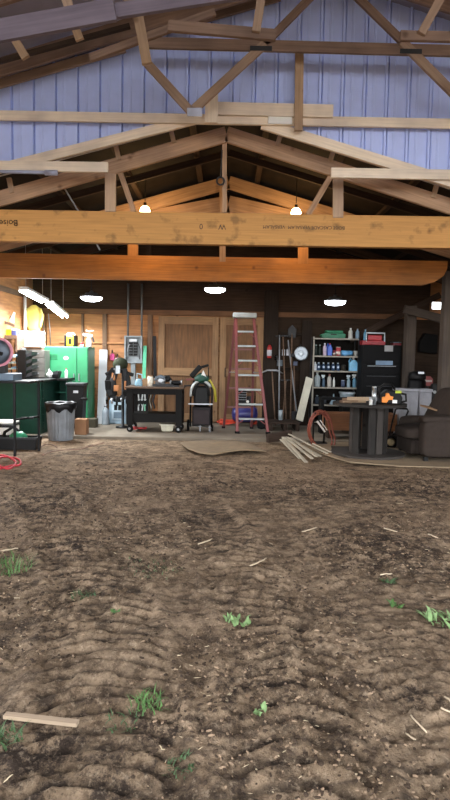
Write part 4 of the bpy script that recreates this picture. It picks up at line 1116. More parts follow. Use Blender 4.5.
# compressor behind the ladder
y = 12.05; x = PX(245, y)
t = thing('air_compressor', 'dark blue compressor tank with a black pump standing behind the ladder', 'compressor', V(x, y, SLAB))
MB().lathe([(.03, -.27), (.12, -.25), (.17, -.18), (.18, 0), (.17, .18), (.12, .25), (.03, .27)], V(x, y, SLAB+.25), axis=(1, 0, 0), seg=28).build('tank', M('#2a2a66', .35), t)
MB().box(x-.16, x+.16, y-.1, y+.1, SLAB+.42, SLAB+.47).build('mount_plate', BLACKM, t, bevel=.004)
MB().box(x-.13, x+.02, y-.09, y+.09, SLAB+.47, SLAB+.80).build('pump', BLACK, t, bevel=.02)
MB().lathe([(.07, 0), (.075, .05), (.06, .15)], (x+.1, y, SLAB+.47)).build('motor', DGREY, t)
for k in range(4): MB().box(x-.14, x+.03, y-.1, y+.1, SLAB+.55+k*.05, SLAB+.56+k*.05).build('cooling_fin', GREY, t)
MB().tube([V(x-.2, y-.1, SLAB+.42), V(x-.2, y-.1, SLAB+.72), V(x+.2, y-.1, SLAB+.72), V(x+.2, y-.1, SLAB+.42)], .014).build('carry_frame', BLACKM, t)
for sx in (-.14, .14): MB().box(x+sx-.02, x+sx+.02, y-.12, y+.12, SLAB, SLAB+.1).build('foot', BLACK, t)
MB().lathe([(.03, 0), (.03, .02)], V(x+.05, y-.14, SLAB+.52), axis=(0, -1, 0)).build('gauge', WHITE, t)


def coil(name, label, cat, cx, cy, z, pxr, n, r, mat, flat=True, ph=0):
    pts = []
    for j in range(n*14):
        a = j/14*2*math.pi+ph; q = pxr*(1+.22*math.sin(a*.37+ph)+.1*math.sin(a*1.7))
        pts.append(V(cx+q*math.cos(a)*1.15+.03*math.sin(a*.21), cy+.55*q*math.sin(a), z+r+.012*(j/14)+.02*(1+math.sin(a*1.3+ph))))
    return tag(MB().tube(pts, r, seg=6).build(name, mat), label, cat)
coil('extension_cord', 'orange-red cord heaped on the slab left of the blue compressor', 'cord', PX(227.5, 12.1), 12.15, SLAB, .13, 6, .014, ORED)
coil('extension_cord', 'orange-red cord heaped on the slab right of the blue compressor', 'cord', PX(258.5, 12.15), 12.2, SLAB, .12, 5, .014, ORED, ph=1.4)
x = PX(262, 11.6)
t = thing('small_engine', 'small dark wheeled object right of the ladder foot', 'tool', V(x, 11.6, SLAB))
MB().lathe([(.07, -.025), (.09, -.02), (.09, .02), (.07, .025)], V(x, 11.55, SLAB+.09), axis=(.3, 1, 0), seg=22).build('wheel', RUBBER, t)
MB().box(x-.08, x+.12, 11.6, 11.8, SLAB, SLAB+.2).build('housing', DGREY, t, bevel=.02)

# ================================================================== TOOL WALL
DW = M('#2a221c', .9, kind='wood', var=.3)
tag(MB().box(PX(263, 12.3), PX(277, 12.3), 12.43, 12.56, SLAB, 2.9).build('timber_post', DW, bevel=.005), 'wide dark timber post on the back wall right of the ladder', 'post')
tag(MB().bar(V(PX(303, 12.3), 12.3, SLAB), V(PX(306.5, 12.3), 12.5, PZ(309, 321, 12.5)), .2, .03).build('leaning_plank', DW), 'wide dark plank leaning on the wall left of the bottle shelves', 'plank')
tag(MB().box(PX(277.5, 12.5), PX(302, 12.5), 12.48, 12.56, PZ(280, 335, 12.5), PZ(280, 332, 12.5)).build('tool_rail', DW), 'dark upper rail holding the long-handled tools', 'rail')
tag(MB().box(PX(277.5, 12.5), PX(300, 12.5), 12.46, 12.56, PZ(280, 370, 12.5), PZ(280, 367.5, 12.5)).build('tool_rail', DW), 'dark lower rail holding the long-handled tools', 'rail')


def longtool(px0, py0, px1, label, kind, name, col=OLD, dark=DGREY, ybase=12.25):
    """long handled tool leaning on the wall: foot at px0, top at px1/py0"""
    a = V(PX(px0, ybase), ybase, SLAB+.01); b = P(px1, py0, 12.42)
    t = thing(name, label, name.replace('_', ' '), a, group='long-handled tools')
    MB().tube([a+V(0, 0, .0), b], .015, seg=8).build('tool_handle', col, t)
    d = (b-a).normalized()
    if kind == 'shovel_up':
        MB().prism([(b.x-.08, b.z-.1), (b.x+.08, b.z-.1), (b.x+.09, b.z+.08), (b.x, b.z+.17), (b.x-.09, b.z+.08)], b.y-.015, b.y+.0).build('blade', dark, t, bevel=.006)
    elif kind == 'shovel_down':
        MB().prism([(a.x-.09, a.z+.3), (a.x+.09, a.z+.3), (a.x+.08, a.z+.1), (a.x, a.z), (a.x-.08, a.z+.1)], a.y-.02, a.y-.005).build('blade', dark, t, bevel=.006)
    elif kind == 'rake':
        MB().bar(V(b.x-.16, b.y, b.z), V(b.x+.16, b.y, b.z), .03, .03).build('rake_head', dark, t)
        for q in range(6): MB().bar(V(b.x-.15+q*.06, b.y-.01, b.z), V(b.x-.15+q*.06, b.y-.08, b.z-.02), .012, .012).build('tine', dark, t)
    elif kind == 'pick':
        MB().tube([V(b.x-.24, b.y, b.z-.05), V(b.x-.1, b.y, b.z+.015), V(b.x+.1, b.y, b.z+.015), V(b.x+.24, b.y, b.z-.05)], [.01, .022, .022, .01]).build('pick_head', STEEL, t)
    return t
longtool(276, 371, 272, 'pickaxe with a pale curved head leaning right of the wide dark post', 'pick', 'pickaxe', ybase=12.15)
longtool(279.5, 335, 279.5, 'straight grey pole tool standing on the tool wall', 'none', 'digging_bar', GREY)
longtool(287, 336, 283, 'garden rake with its head up beside the white cards', 'rake', 'garden_rake')
longtool(299, 340, 288, 'shovel leaning to the left across the tool wall', 'shovel_down', 'shovel', GREY)
longtool(291, 333, 292, 'dark-headed shovel standing head up on the tool wall', 'shovel_up', 'shovel')
longtool(296, 366, 294, 'shorter spade nearest the leaning white board', 'shovel_down', 'spade', OLD)
longtool(283, 380, 286, 'short hoe with a brown handle at the bottom of the tool wall', 'rake', 'garden_hoe', OLD)
# sign-like items
p = P(269.5, 351, 12.37)
t = thing('fire_extinguisher', 'small red fire extinguisher with white label on the dark post', 'fire extinguisher', V(p.x, 12.37, PZ(269, 358, 12.2)))
zb_ = PZ(269, 358, 12.37)
MB().lathe([(.045, 0), (.05, .02), (.05, .22), (.03, .26), (.02, .28)], (p.x, 12.384, zb_)).build('cylinder', RED, t)
MB().lathe([(.051, .04), (.051, .17)], (p.x, 12.384, zb_)).build('label_band', M('#c4c6cc', .5), t)
MB().tube([V(p.x-.01, 12.37, zb_+.28), V(p.x+.04, 12.36, zb_+.31)], .012).build('valve_lever', BLACK, t)
for k, (px, py, w_, h_, col, lb) in enumerate(((276, 358, 3, 5, '#aeb4bc', 'narrow pale card low beside the extinguisher'), (283.5, 352.5, 3, 6, '#b8bcc4', 'left one of two white cards on the tool wall'), (288, 352.5, 3, 6, '#b8bcc4', 'right one of two white cards on the tool wall'),
                       (279.5, 363, 6, 6, '#55606a', 'square grey-blue plate above the lower tool rail'), (295.5, 363.5, 4, 4, '#48526a', 'small blue-grey plate above the lower tool rail'))):
    y = 12.2 if k == 0 and False else 12.43; p = P(px, py, y); s_ = y/F
    t = thing('wall_card', lb, 'card', p, group='cards on the tool wall')
    MB().box(p.x-w_*s_/2, p.x+w_*s_/2, y, y+.012, p.z-h_*s_/2, p.z+h_*s_/2).build('card', M(col, .6), t)
    MB().bar(V(p.x, y+.01, p.z+h_*s_/2-.01), V(p.x, BACK-.03, p.z+h_*s_/2+.02), .02, .02).build('hook', BLACK, t)
# round silver fan / lamp
c = P(301, 353.5, 12.3)
t = thing('work_light', 'round silver reflector hanging left of the bottle shelves', 'reflector', c)
MB().lathe([(.13, 0), (.15, .01), (.13, .05), (.05, .1), (.03, .12)], c, axis=(.15, 1, 0), seg=28).build('reflector_dish', M('#8c949a', .35, .5), t)
MB().lathe([(.045, 0), (.055, -.02), (.03, -.04)], c, axis=(.15, 1, 0)).build('hub_cap', M('#c8d4dc', .3), t)
MB().tube([c+V(0, .1, .05), V(c.x, 12.45, c.z+.2)], .012).build('hanger', DGREY, t)
MB().lathe([(.03, 0), (.05, .03), (.03, .08)], c+V(-.17, 0, -.08)).build('side_knob', DGREY, t)
# low black rack under tools
t = thing('scrap_pallet', 'low dark platform of scrap timber below the hanging tools', 'platform', V(PX(283, 11.6), 11.6, SLAB))
xa, xb = PX(268, 11.4), PX(300, 11.4)
for k in range(4): MB().box(xa, xb, 11.3+k*.16, 11.42+k*.16, SLAB+.14, SLAB+.17).build('slat', DARKW, t)
for xx in (xa+.02, (xa+xb)/2, xb-.08): MB().box(xx, xx+.07, 11.3, 11.9, SLAB, SLAB+.14).build('bearer', DARKW, t)
p = P(281, 408, 12.0)
bottle(281, 11.75, SLAB+.17, .22, .04, M('#9aa4aa', .4), BLACK, 'small pale jar on the dark platform below the tools', kind='can', name='glass_jar', cat='jar')

# leaning pale board in front of shelves
tag(MB().bar(V(PX(298.5, 11.75), 11.55, SLAB+.19), P(309.5, 378, 12.02), .15, .03, n=(0, 1, .2)).build('pale_board', M('#cdc8b4', .7, kind='wood', var=.06), bevel=.004), 'pale board leaning against the left upright of the bottle shelves', 'board')

# ================================================================== SHELVES
ys, ye = 12.1, 12.5
sx0, sx1 = PX(312.4, ys), PX(357.3, ys)
lv = [PZ(335, y_+1.0, ys) for y_ in (337, 354.6, 369.6, 386, 403.5)]
t = thing('shelf_unit', 'dark open shelf unit with pale shelf edges full of bottles', 'shelves', V((sx0+sx1)/2, (ys+ye)/2, SLAB))
SE = M('#8a8478', .6)
for xx in (sx0, sx1):
    MB().box(xx-.015, xx+.015, ys, ys+.04, SLAB, lv[0]+.02).build('upright', SE if xx == sx0 else DGREY, t); MB().box(xx-.015, xx+.015, ye-.04, ye, SLAB, lv[0]+.02).build('upright', DGREY, t)
for i, z in enumerate(lv+[SLAB+.12]):
    b_ = MB().box(sx0+.015, sx1-.015, ys, ye, z-.025, z-.004).build('shelf_board', DARKW, t)
    MB().box(sx0+.015, sx1-.015, ys-.012, ys, z-.035, z-.004).build('edge_strip', SE, b_)
MB().box(sx0, sx1, ye, ye+.01, SLAB+.1, lv[0]).build('back_panel', M('#15120f', .9), t)
zz = [z-.004 for z in lv]
GB = 'bottles on the dark shelf unit'
px_h = lambda n: n*ys/F
yb = ys+.09
# top
t = thing('green_case', 'long green plastic case on top of the bottle shelves', 'case', V(PX(331, yb), yb+.1, zz[0]))
x0, x1 = PX(319, yb), PX(344, yb)
MB().prism([(x0+.03, zz[0]), (x1-.02, zz[0]), (x1, zz[0]+.08), (x1-.05, zz[0]+.11), (x0+.09, zz[0]+.11), (x0, zz[0]+.07)], yb, yb+.2).build('case_lower', M('#1d6a4a', .5), t, bevel=.012)
MB().box(x0+.1, x1-.06, yb+.01, yb+.19, zz[0]+.11, zz[0]+.165).build('case_lid', M('#237a55', .5), t, bevel=.02)
MB().box((x0+x1)/2-.06, (x0+x1)/2+.06, yb-.012, yb, zz[0]+.07, zz[0]+.09).build('case_handle', BLACK, t)
bottle(348.3, yb, zz[0], px_h(10.5), .045, M('#b6b8b0', .4), WHITE, 'white squeeze bottle on top of the shelves right of the green case', group=GB)
bottle(355.2, yb, zz[0], px_h(10), .04, M('#7f9cb0', .4), GREY, 'grey-blue bottle at the right end of the shelf unit top', group=GB)
# row 1
r1 = [(314.6, 11, .035, '#16201c', '#8c9894', 'round', 'first dark bottle from the left on the upper bottle shelf'), (318.4, 11, .035, '#16201c', '#8c9894', 'round', 'second dark bottle from the left on the upper bottle shelf'),
      (323.2, 12.5, .04, '#b9a7bb', '#d8d8dc', 'round', 'pale mauve bottle left of the bright blue bottle, upper shelf'), (328, 12.5, .05, '#2c55b4', '#b03040', 'jug', 'bright blue jug on the upper bottle shelf'),
      (332.6, 6, .025, '#7a2436', '#3a1a20', 'can', 'tiny dark red can between the blue jug and the labelled can'), (336.7, 9, .05, '#a03c40', '#c7c0b4', 'can', 'red can with a pale band on the upper bottle shelf'),
      (354, 5.5, .045, '#9c9c96', '#6a6a68', 'can', 'short grey tin at the right end of the upper shelf')]
for px, h, r, c1, c2, kd, lb in r1:
    bottle(px, yb, zz[1], px_h(h), r, M(c1, .4), M(c2, .5), lb, kind=kd, group=GB, lab=M('#c9c4ba', .6) if 'red can' in lb else None)
x0, x1 = PX(339.7, yb), PX(350.6, yb)
t = thing('blue_roll', 'light blue roll lying between the labelled can and the grey tin', 'roll', V((x0+x1)/2, yb, zz[1]))
MB().lathe([(.055, 0), (.055, x1-x0)], V(x0, yb, zz[1]+.056), axis=(1, 0, 0)).build('roll_body', M('#5b96c4', .5), t)
MB().lathe([(.02, -.005), (.02, 0)], V(x0, yb, zz[1]+.056), axis=(1, 0, 0)).build('roll_core', DGREY, t)
# row 2
bottle(314.2, yb, zz[2], px_h(8.5), .03, M('#c4c8cc', .4), WHITE, 'slim white bottle left of the five blue bottles', group=GB)
nth = ['first', 'second', 'third', 'fourth', 'fifth']
for i, px in enumerate((317.6, 322.4, 327.2, 332, 336.8)):
    tt = bottle(px, yb, zz[2], px_h(8), .042, M('#1c3450', .35), M('#b9c4cc', .4), '%s of the five dark blue bottles with pale round badges, from the left' % nth[i], group='five dark blue bottles', name='oil_bottle')
    MB().lathe([(.024, 0), (.024, .004)], V(PX(px, yb), yb-.040, zz[2]+.075), axis=(0, -1, 0), seg=16).build('round_badge', M('#aebccc', .5), tt)
bottle(342.5, yb, zz[2], px_h(6), .045, M('#2e2a22', .5), DGREY, 'short dark jar left of the pale blue jug', kind='can', group=GB)
bottle(351.8, yb, zz[2], px_h(13), .085, M('#6fb0d4', .35), WHITE, 'large pale blue jug on the middle bottle shelf', kind='jug', group=GB, name='coolant_jug', cat='jug')
MB_ = None
# row 3
r3 = [(316.8, 14.5, .06, '#8d989a', '#b8bcbc', 'round', 'large translucent grey jug at the left of the lower bottle shelf'), (323, 12, .035, '#355066', '#c2ccd2', 'spray', 'dark blue spray bottle beside the grey jug'),
      (328.7, 13, .045, '#a8a49c', '#a06a60', 'round', 'beige bottle with a reddish cap on the lower bottle shelf'), (333.3, 9.5, .025, '#bfc0ba', '#d0d0cc', 'round', 'thin white bottle right of the beige bottle'),
      (342.5, 7, .04, '#3f4c66', '#9aa4b4', 'can', 'small slate blue can on the lower bottle shelf'), (348, 12, .035, '#90a8b4', '#c8d4d8', 'spray', 'pale spray bottle, left of the two at the right of the lower shelf'),
      (353.8, 13, .04, '#4a7a94', '#d4dcdc', 'spray', 'blue spray bottle at the right end of the lower shelf')]
for px, h, r, c1, c2, kd, lb in r3:
    bottle(px, yb, zz[3], px_h(h), r, M(c1, .4), M(c2, .5), lb, kind=kd, group=GB)
# row 4
x = PX(348, yb)
t = thing('white_basin', 'wide white basin on the bottom visible shelf', 'basin', V(x, yb+.12, zz[4]+.0))
MB().lathe([(.11, 0), (.13, .02), (.155, .2), (.165, .22), (.165, .24)], (x, yb+.12, zz[4])).build('basin_body', M('#8fa0a8', .5), t)
MB().lathe([(.167, .225), (.175, .235), (.175, .26), (.165, .265)], (x, yb+.12, zz[4])).build('basin_rim', M('#b6c4c8', .5), t)
x = PX(333.5, yb)
t = thing('funnel', 'pale blue upturned funnel left of the white basin', 'funnel', V(x, yb, zz[4]))
MB().lathe([(.08, 0), (.08, .02), (.02, .13)], (x, yb, zz[4])).build('cone', M('#8fa6b4', .4), t)
MB().lathe([(.018, .13), (.012, .22)], (x, yb, zz[4])).build('spout', M('#8fa6b4', .4), t)
bottle(324, yb, zz[4], px_h(8), .05, M('#3b3f44', .5), BLACK, 'dark can on the bottom visible shelf left of the funnel', kind='can', group=GB)
bottle(317, yb, zz[4], px_h(9), .045, M('#27303a', .5), GREY, 'dark bottle at the left end of the bottom visible shelf', group=GB)

# black tool chest with things on top
y = 11.75; x0, x1 = PX(360, y), PX(400, y); zt = PZ(380, 345, y)
t = thing('tool_chest', 'tall matte black tool chest with a small white label beside the shelves', 'tool chest', V((x0+x1)/2, y+.25, SLAB))
BK = M('#070708', .7)
MB().box(x0, x1, y, y+.32, SLAB+.08, zt).build('chest_body', BK, t, bevel=.01)
for k in range(6):
    z0 = SLAB+.12+k*(zt-SLAB-.5)/6
    d = MB().box(x0+.03, x1-.03, y-.018, y, z0, z0+(zt-SLAB-.5)/6-.015).build('drawer', BK, t, bevel=.004)
    MB().bar(V(x0+.12, y-.03, z0+.16), V(x1-.12, y-.03, z0+.16), .015, .015).build('handle', DGREY if k < 5 else GREY, d)
d = MB().box(x0+.03, x1-.03, y-.018, y, zt-.36, zt-.02).build('door', BK, t, bevel=.004)
q = P(388.5, 348.5, y); MB().box(q.x-.085, q.x+.085, y-.024, y-.018, q.z-.06, q.z+.06).build('white_label', M('#8f8f90', .6), d, label='small whitish label')
q = P(384, 363, y); MB().box(q.x-.17, q.x+.17, y-.026, y-.018, q.z-.04, q.z+.045).build('blue_strip', M('#5f7c98', .35), t, label='blue-grey glossy strip')
for sx in (x0+.08, x1-.08): MB().lathe([(.04, -.02), (.04, .02)], V(sx, y+.1, SLAB+.04), axis=(1, 0, 0)).build('caster', RUBBER, t)
x0, x1 = PX(361, y), PX(384, y)
t = thing('red_toolbox', 'red toolbox with a pale handle frame on top of the black chest', 'toolbox', V((x0+x1)/2, y+.2, zt))
MB().box(x0, x1, y+.05, y+.3, zt, zt+.09).build('box_body', M('#8e1f28', .45), t, bevel=.01)
MB().box(x0+.12, x1-.06, y+.08, y+.26, zt+.09, zt+.2).build('red_case', M('#a82a32', .45), t, bevel=.015)
MB().tube([V(x0+.08, y+.06, zt+.07), V(x0+.08, y+.06, zt+.24), V(x1-.02, y+.06, zt+.24), V(x1-.02, y+.06, zt+.07)], .016).build('handle_frame', M('#b9c4ca', .4), t)
bottle(363, y+.12, zt+.09, .22, .035, M('#4c86a4', .4), M('#8fb0c0', .4), 'blue bottle standing on the left end of the red toolbox')
boxthing('small_case', 'small dark red case at the right end of the black chest top', 'case', 391, 399, y+.1, y+.3, zt, zt+.07, M('#6a1f28', .5), M('#4a6a7a', .5))
boxthing('black_cabinet', 'low black cabinet beneath the black chest, left of it', 'cabinet', 343, 359, 11.4, 11.75, SLAB, SLAB+.62, BK, DGREY)

# ================================================================== RIGHT FOREGROUND
# cable spool table
SC = V(PX(369.5, 8.95), 8.95, 0)
t = thing('cable_spool_table', 'weathered wooden cable spool used as a table beside the armchair', 'table', SC)
SW = M('#423d39', .85, kind='wood', var=.2); SWD = M('#2f2c29', .85, kind='wood', var=.25)
zt = PZ(369, 404.5, 8.6)+.0


def plankdisc(R_, z0, z1, c, n=8):
    mb = MB(); w_ = 2*R_/n
    for k in range(n):
        ya, yb_ = -R_+k*w_+.003, -R_+(k+1)*w_-.003
        pts = []
        for yy in np.linspace(ya, yb_, 4): pts.append((math.sqrt(max(R_*R_-yy*yy, 0)), yy))
        for yy in np.linspace(yb_, ya, 4): pts.append((-math.sqrt(max(R_*R_-yy*yy, 0)), yy))
        A = [mb.bm.verts.new((c.x+p_[0], c.y+p_[1], z0)) for p_ in pts]; B = [mb.bm.verts.new((c.x+p_[0], c.y+p_[1], z1)) for p_ in pts]
        mb._face(A[::-1], [(p_[0], p_[1]) for p_ in pts][::-1]); mb._face(B, [(p_[0]+k, p_[1]) for p_ in pts])
        for i in range(8): q = [A[i], A[(i+1) % 8], B[(i+1) % 8], B[i]]; mb._face(q, [(v.co.x, v.co.z) for v in q])
    return mb
plankdisc(.56, zt-.04, zt, SC).build('top_disc', SWD, t)
plankdisc(.56, .012, .055, SC).build('bottom_disc', SW, t)
nst = 14
for k in range(nst):
    a = 2*math.pi*(k+.35)/nst
    gap = k in (9,)
    if gap: continue
    c = SC+V(math.cos(a)*.275, math.sin(a)*.275, 0); n = V(math.cos(a), math.sin(a), 0)
    MB().bar(V(c.x, c.y, .055), V(c.x, c.y, zt-.04), .108, .03, n=n).build('stave', SW if k % 2 else SWD, t, bevel=.004)
for a in (0.3, 2.4, 4.5): MB().lathe([(.012, 0), (.012, .012)], V(SC.x+math.cos(a)*.12, SC.y+math.sin(a)*.12, zt)).build('bolt', STEEL, t)
# items on the spool
zt2 = zt+.001
cx_ = PX(387, 8.75); y = 8.75
t = thing('chainsaw', 'black and orange chainsaw standing on the cable spool table', 'chainsaw', V(cx_, y, zt))
MB().prism([(cx_-.14, zt), (cx_+.20, zt), (cx_+.22, zt+.10), (cx_+.16, zt+.20), (cx_-.02, zt+.22), (cx_-.14, zt+.12)], y-.07, y+.09).build('engine_body', M('#0c0c0c', .5), t, bevel=.02)
MB().prism([(cx_-.10, zt+.03), (cx_-.03, zt+.02), (cx_+.0, zt+.07), (cx_+.06, zt+.07), (cx_+.07, zt+.12), (cx_+.02, zt+.13), (cx_-.0, zt+.17), (cx_-.045, zt+.17), (cx_-.05, zt+.12), (cx_-.10, zt+.11)], y-.095, y-.07).build('orange_cover', M('#e8861c', .4), t, bevel=.006, label='orange clutch cover')
MB().box(cx_+.10, cx_+.19, y-.085, y-.06, zt+.17, zt+.21).build('yellow_tag', M('#b8c832', .5), t, bevel=.004)
MB().box(cx_+.06, cx_+.13, y-.085, y-.069, zt+.02, zt+.07).build('white_tag', WHITE, t, bevel=.004)
MB().tube([V(cx_-.13, y-.06, zt+.1), V(cx_-.14, y-.05, zt+.24), V(cx_-.06, y-.02, zt+.30), V(cx_+.06, y+.02, zt+.30), V(cx_+.13, y+.07, zt+.22)], .016).build('front_handle', BLACK, t)
MB().tube([V(cx_+.18, y, zt+.17), V(cx_+.28, y, zt+.15), V(cx_+.29, y, zt+.05), V(cx_+.2, y, zt+.03)], .018).build('rear_handle', BLACK, t)
MB().box(cx_-.36, cx_-.10, y+.02, y+.03, zt+.04, zt+.10).build('guide_bar', STEEL, t, bevel=.002)
bottle(374, 8.6, zt, .27, .035, M('#a7adb0', .3, .7), M('#c7cbcc', .3, .6), 'silver thermos flask on the spool table left of the chainsaw', kind='can', name='thermos', cat='flask')
x = PX(371.5, 8.45); bottle(371, 8.5, zt, .08, .028, M('#cfcfc8', .5), WHITE, 'tiny white pot at the foot of the silver thermos', kind='can', name='small_pot', cat='pot')
sc_ = [((334, 403), (352, 400), 'lowest, crossing to the left edge'), ((343, 399), (366, 403), 'second, sloping to the thermos'), ((338, 397.5), (358, 402), 'middle, lying over the others'), ((347, 403.5), (369, 401), 'front, nearest the thermos')]
WS = M('#a48c70', .8, kind='wood', var=.15)
for k, (a, b, lb) in enumerate(sc_):
    A = P(*a, 8.85-.1*k); B = P(*b, 8.75-.1*k); zk = zt+.016+.024*k
    A.z = zk; B.z = zk+.006; A.x = max(A.x, SC.x-.48); B.x = min(B.x, SC.x+.05)
    tag(MB().bar(A, B, .02, .05, n=(0, 0, 1)).build('wood_scrap', WS if k % 2 else OLD), 'wood scrap on the left of the spool table, %s' % lb, 'wood scrap', 'scraps on the spool table')

# mats under the spool / sheet
def slab_poly(name, label, cat, pix, th, mat, zoff=0.012, wave=0):
    """thin sheet lying on the dirt, outline in pixels"""
    pts = []
    for px, py in pix:
        hz = 356+(px-225)*math.tan(PHI); Y = F*1.5/(py-hz); q = P(px, py, Y); pts.append((q.x, q.y))
    mb = MB()
    A = [mb.bm.verts.new((a, b, zoff+wave*math.sin(i*1.9))) for i, (a, b) in enumerate(pts)]
    B = [mb.bm.verts.new((a, b, zoff+th+wave*math.sin(i*1.9))) for i, (a, b) in enumerate(pts)]
    mb._face(A[::-1], [(v.co.x, v.co.y) for v in A][::-1]); mb._face(B, [(v.co.x, v.co.y) for v in B]); n = len(A)
    for i in range(n): q = [A[i], A[(i+1) % n], B[(i+1) % n], B[i]]; mb._face(q, [(v.co.x, v.co.z) for v in q])
    return tag(mb.build(name, mat), label, cat)
slab_poly('plywood_sheet', 'thin tan plywood sheet lying on the dirt under the spool and armchair', 'sheet', [(300, 447), (318, 443), (470, 447), (530, 452), (530, 470), (450, 469.5), (400, 468), (350, 464), (333, 459)], .018, M('#8a785f', .85, kind='wood', var=.12), zoff=.003)
# the curled mat on the slab edge
mb = MB(); nx = 30; nyy = 8
fr = [(180, 446.5), (188, 453), (200, 456.5), (213, 457), (228, 454.8), (245, 454), (266, 455.2)]; bk = [(181, 445.5), (195, 443.8), (210, 443.2), (225, 443.2), (238, 443.5), (250, 446), (264, 454)]
grid = []
for i in range(nx+1):
    u = i/nx*6; k = min(int(u), 5); f = u-k
    a = (fr[k][0]*(1-f)+fr[k+1][0]*f, fr[k][1]*(1-f)+fr[k+1][1]*f); b = (bk[k][0]*(1-f)+bk[k+1][0]*f, bk[k][1]*(1-f)+bk[k+1][1]*f)
    col = []
    for j in range(nyy+1):
        g = j/nyy; px = a[0]*(1-g)+b[0]*g; py = a[1]*(1-g)+b[1]*g
        Y = F*1.5/(py-(356+(px-225)*math.tan(PHI))); q = P(px, py, Y)
        col.append(mb.bm.verts.new((q.x, q.y, .032+.014*math.sin(u*1.4+.4)*(1-g))))
    grid.append(col)
for i in range(nx):
    for j in range(nyy):
        q = [grid[i][j], grid[i+1][j], grid[i+1][j+1], grid[i][j+1]]; mb._face(q, [(v.co.x, v.co.y) for v in q], smooth=True)
o = mb.build('rubber_mat', M('#7f6d55', .85, var=.12, scale=9)); sd = o.modifiers.new('thickness', 'SOLIDIFY'); sd.thickness = .012
tag(o, 'thin curling tan mat lying on the dirt in front of the ladder and cart', 'mat')

# armchair
CH = M('#352d28', .9, var=.12, scale=14); CHD = M('#2a231f', .9, var=.12, scale=14)
ar = thing('armchair', 'big brown fabric recliner armchair at the right edge facing left', 'armchair', (PX(425, 8.3)+.02, 8.32, .02), R(4))
# local frame: +x away from the seat front (towards the back), +y into the picture
def soft(name, x0, x1, y0, y1, z0, z1, mat, bv=.06, sub=0, mod=None):
    mb = MB(); bmesh.ops.create_grid  # rounded block
    nx_, ny_, nz_ = 5, 5, 5
    bm_ = mb.bm; bmesh.ops.create_cube(bm_, size=1)
    bmesh.ops.subdivide_edges(bm_, edges=bm_.edges[:], cuts=5, use_grid_fill=True)
    for v in bm_.verts:
        p_ = v.co*2; r_c = .62
        q = V(*[max(-1, min(1, c_)) for c_ in p_])
        hx, hy, hz = (x1-x0)/2, (y1-y0)/2, (z1-z0)/2
        w3 = V(q.x*hx, q.y*hy, q.z*hz)
        inner = V(max(-hx+bv, min(hx-bv, w3.x)), max(-hy+bv, min(hy-bv, w3.y)), max(-hz+bv, min(hz-bv, w3.z)))
        d = w3-inner
        if d.length > 1e-6: w3 = inner+d.normalized()*min(bv, d.length)
        if mod: w3 = mod(w3, hx, hy, hz)
        v.co = w3+V((x0+x1)/2, (y0+y1)/2, (z0+z1)/2)
    for f in bm_.faces: f.smooth = True
    return mb.build(name, mat, ar, world=False, sub=1)
crown = lambda w3, hx, hy, hz: V(w3.x, w3.y, w3.z+(.03*(1-(w3.x/hx)**2)*(1-(w3.y/hy)**2) if w3.z > 0 else 0))
soft('near_arm', .0, .95, .0, .26, .05, .60, CH, .07, mod=lambda w3, hx, hy, hz: V(w3.x, w3.y, w3.z+(.035*(1-(w3.x/hx)**2) if w3.z > 0 else 0)))
soft('far_arm', .0, .95, .84, 1.08, .05, .58, CH, .07)
soft('base', -.04, .9, .22, .88, .05, .30, CHD, .04)
soft('seat_cushion', -.16, .62, .24, .86, .27, .47, CH, .08, mod=crown)
soft('footrest_panel', -.10, .0, .24, .86, .06, .29, CHD, .04)
lean = lambda w3, hx, hy, hz: V(w3.x+.16*(w3.z/hz)+(-.03*(1-(w3.y/hy)**2) if w3.x < 0 else 0), w3.y*(1-.06*max(0, w3.z/hz)), w3.z)
soft('backrest', .42, .72, .10, .98, .38, 1.05, CH, .10, mod=lean)
soft('arm_pad', -.02, .55, .01, .25, .56, .665, CH, .05)
for xx in (.03, .87):
    for yy in (.04, 1.0): MB().box(xx, xx+.06, yy, yy+.06, 0, .06).build('foot', BLACK, ar, world=False)
# brown board on the arm
apx = PX(423, 8.9)
t0 = P(424, 405, 9.25); t1_ = P(440, 412.5, 8.55)
t0 = P(424, 406, 9.2); t1_ = P(441, 411, 8.85)
tag(MB().bar(t0, t1_, .16, .025, n=(0, .35, 1)).build('brown_board', M('#8a6c50', .8)), 'flat brown board resting across the far arm of the armchair', 'board')

# white totes behind
for k, (p0, p1, yy, lb) in enumerate(((398.5, 419, 10.55, 'left pale grey storage bin behind the spool and armchair'), (419.6, 432, 10.5, 'right pale grey storage bin behind the armchair'))):
    x0, x1 = PX(p0, yy), PX(p1, yy); zt_ = PZ(415, 389, yy)
    t = thing('storage_bin', lb, 'storage bin', V((x0+x1)/2, yy+.2, SLAB), group='pale storage bins')
    MB().prism([(x0+.03, SLAB), (x1-.03, SLAB), (x1, zt_-.05), (x0, zt_-.05)], yy, yy+.35).build('bin_body', M('#8b8c92', .5), t, bevel=.015)
    MB().box(x0-.01, x1+.01, yy-.015, yy+.365, zt_-.05, zt_).build('bin_lid', M('#9a9ba2', .5), t, bevel=.01)
    for q in range(3): MB().box(x0+.08+q*(x1-x0-.16)/3, x0+.1+q*(x1-x0-.16)/3, yy-.012, yy, SLAB+.1, zt_-.1).build('rib', M('#8b8c92', .5), t)
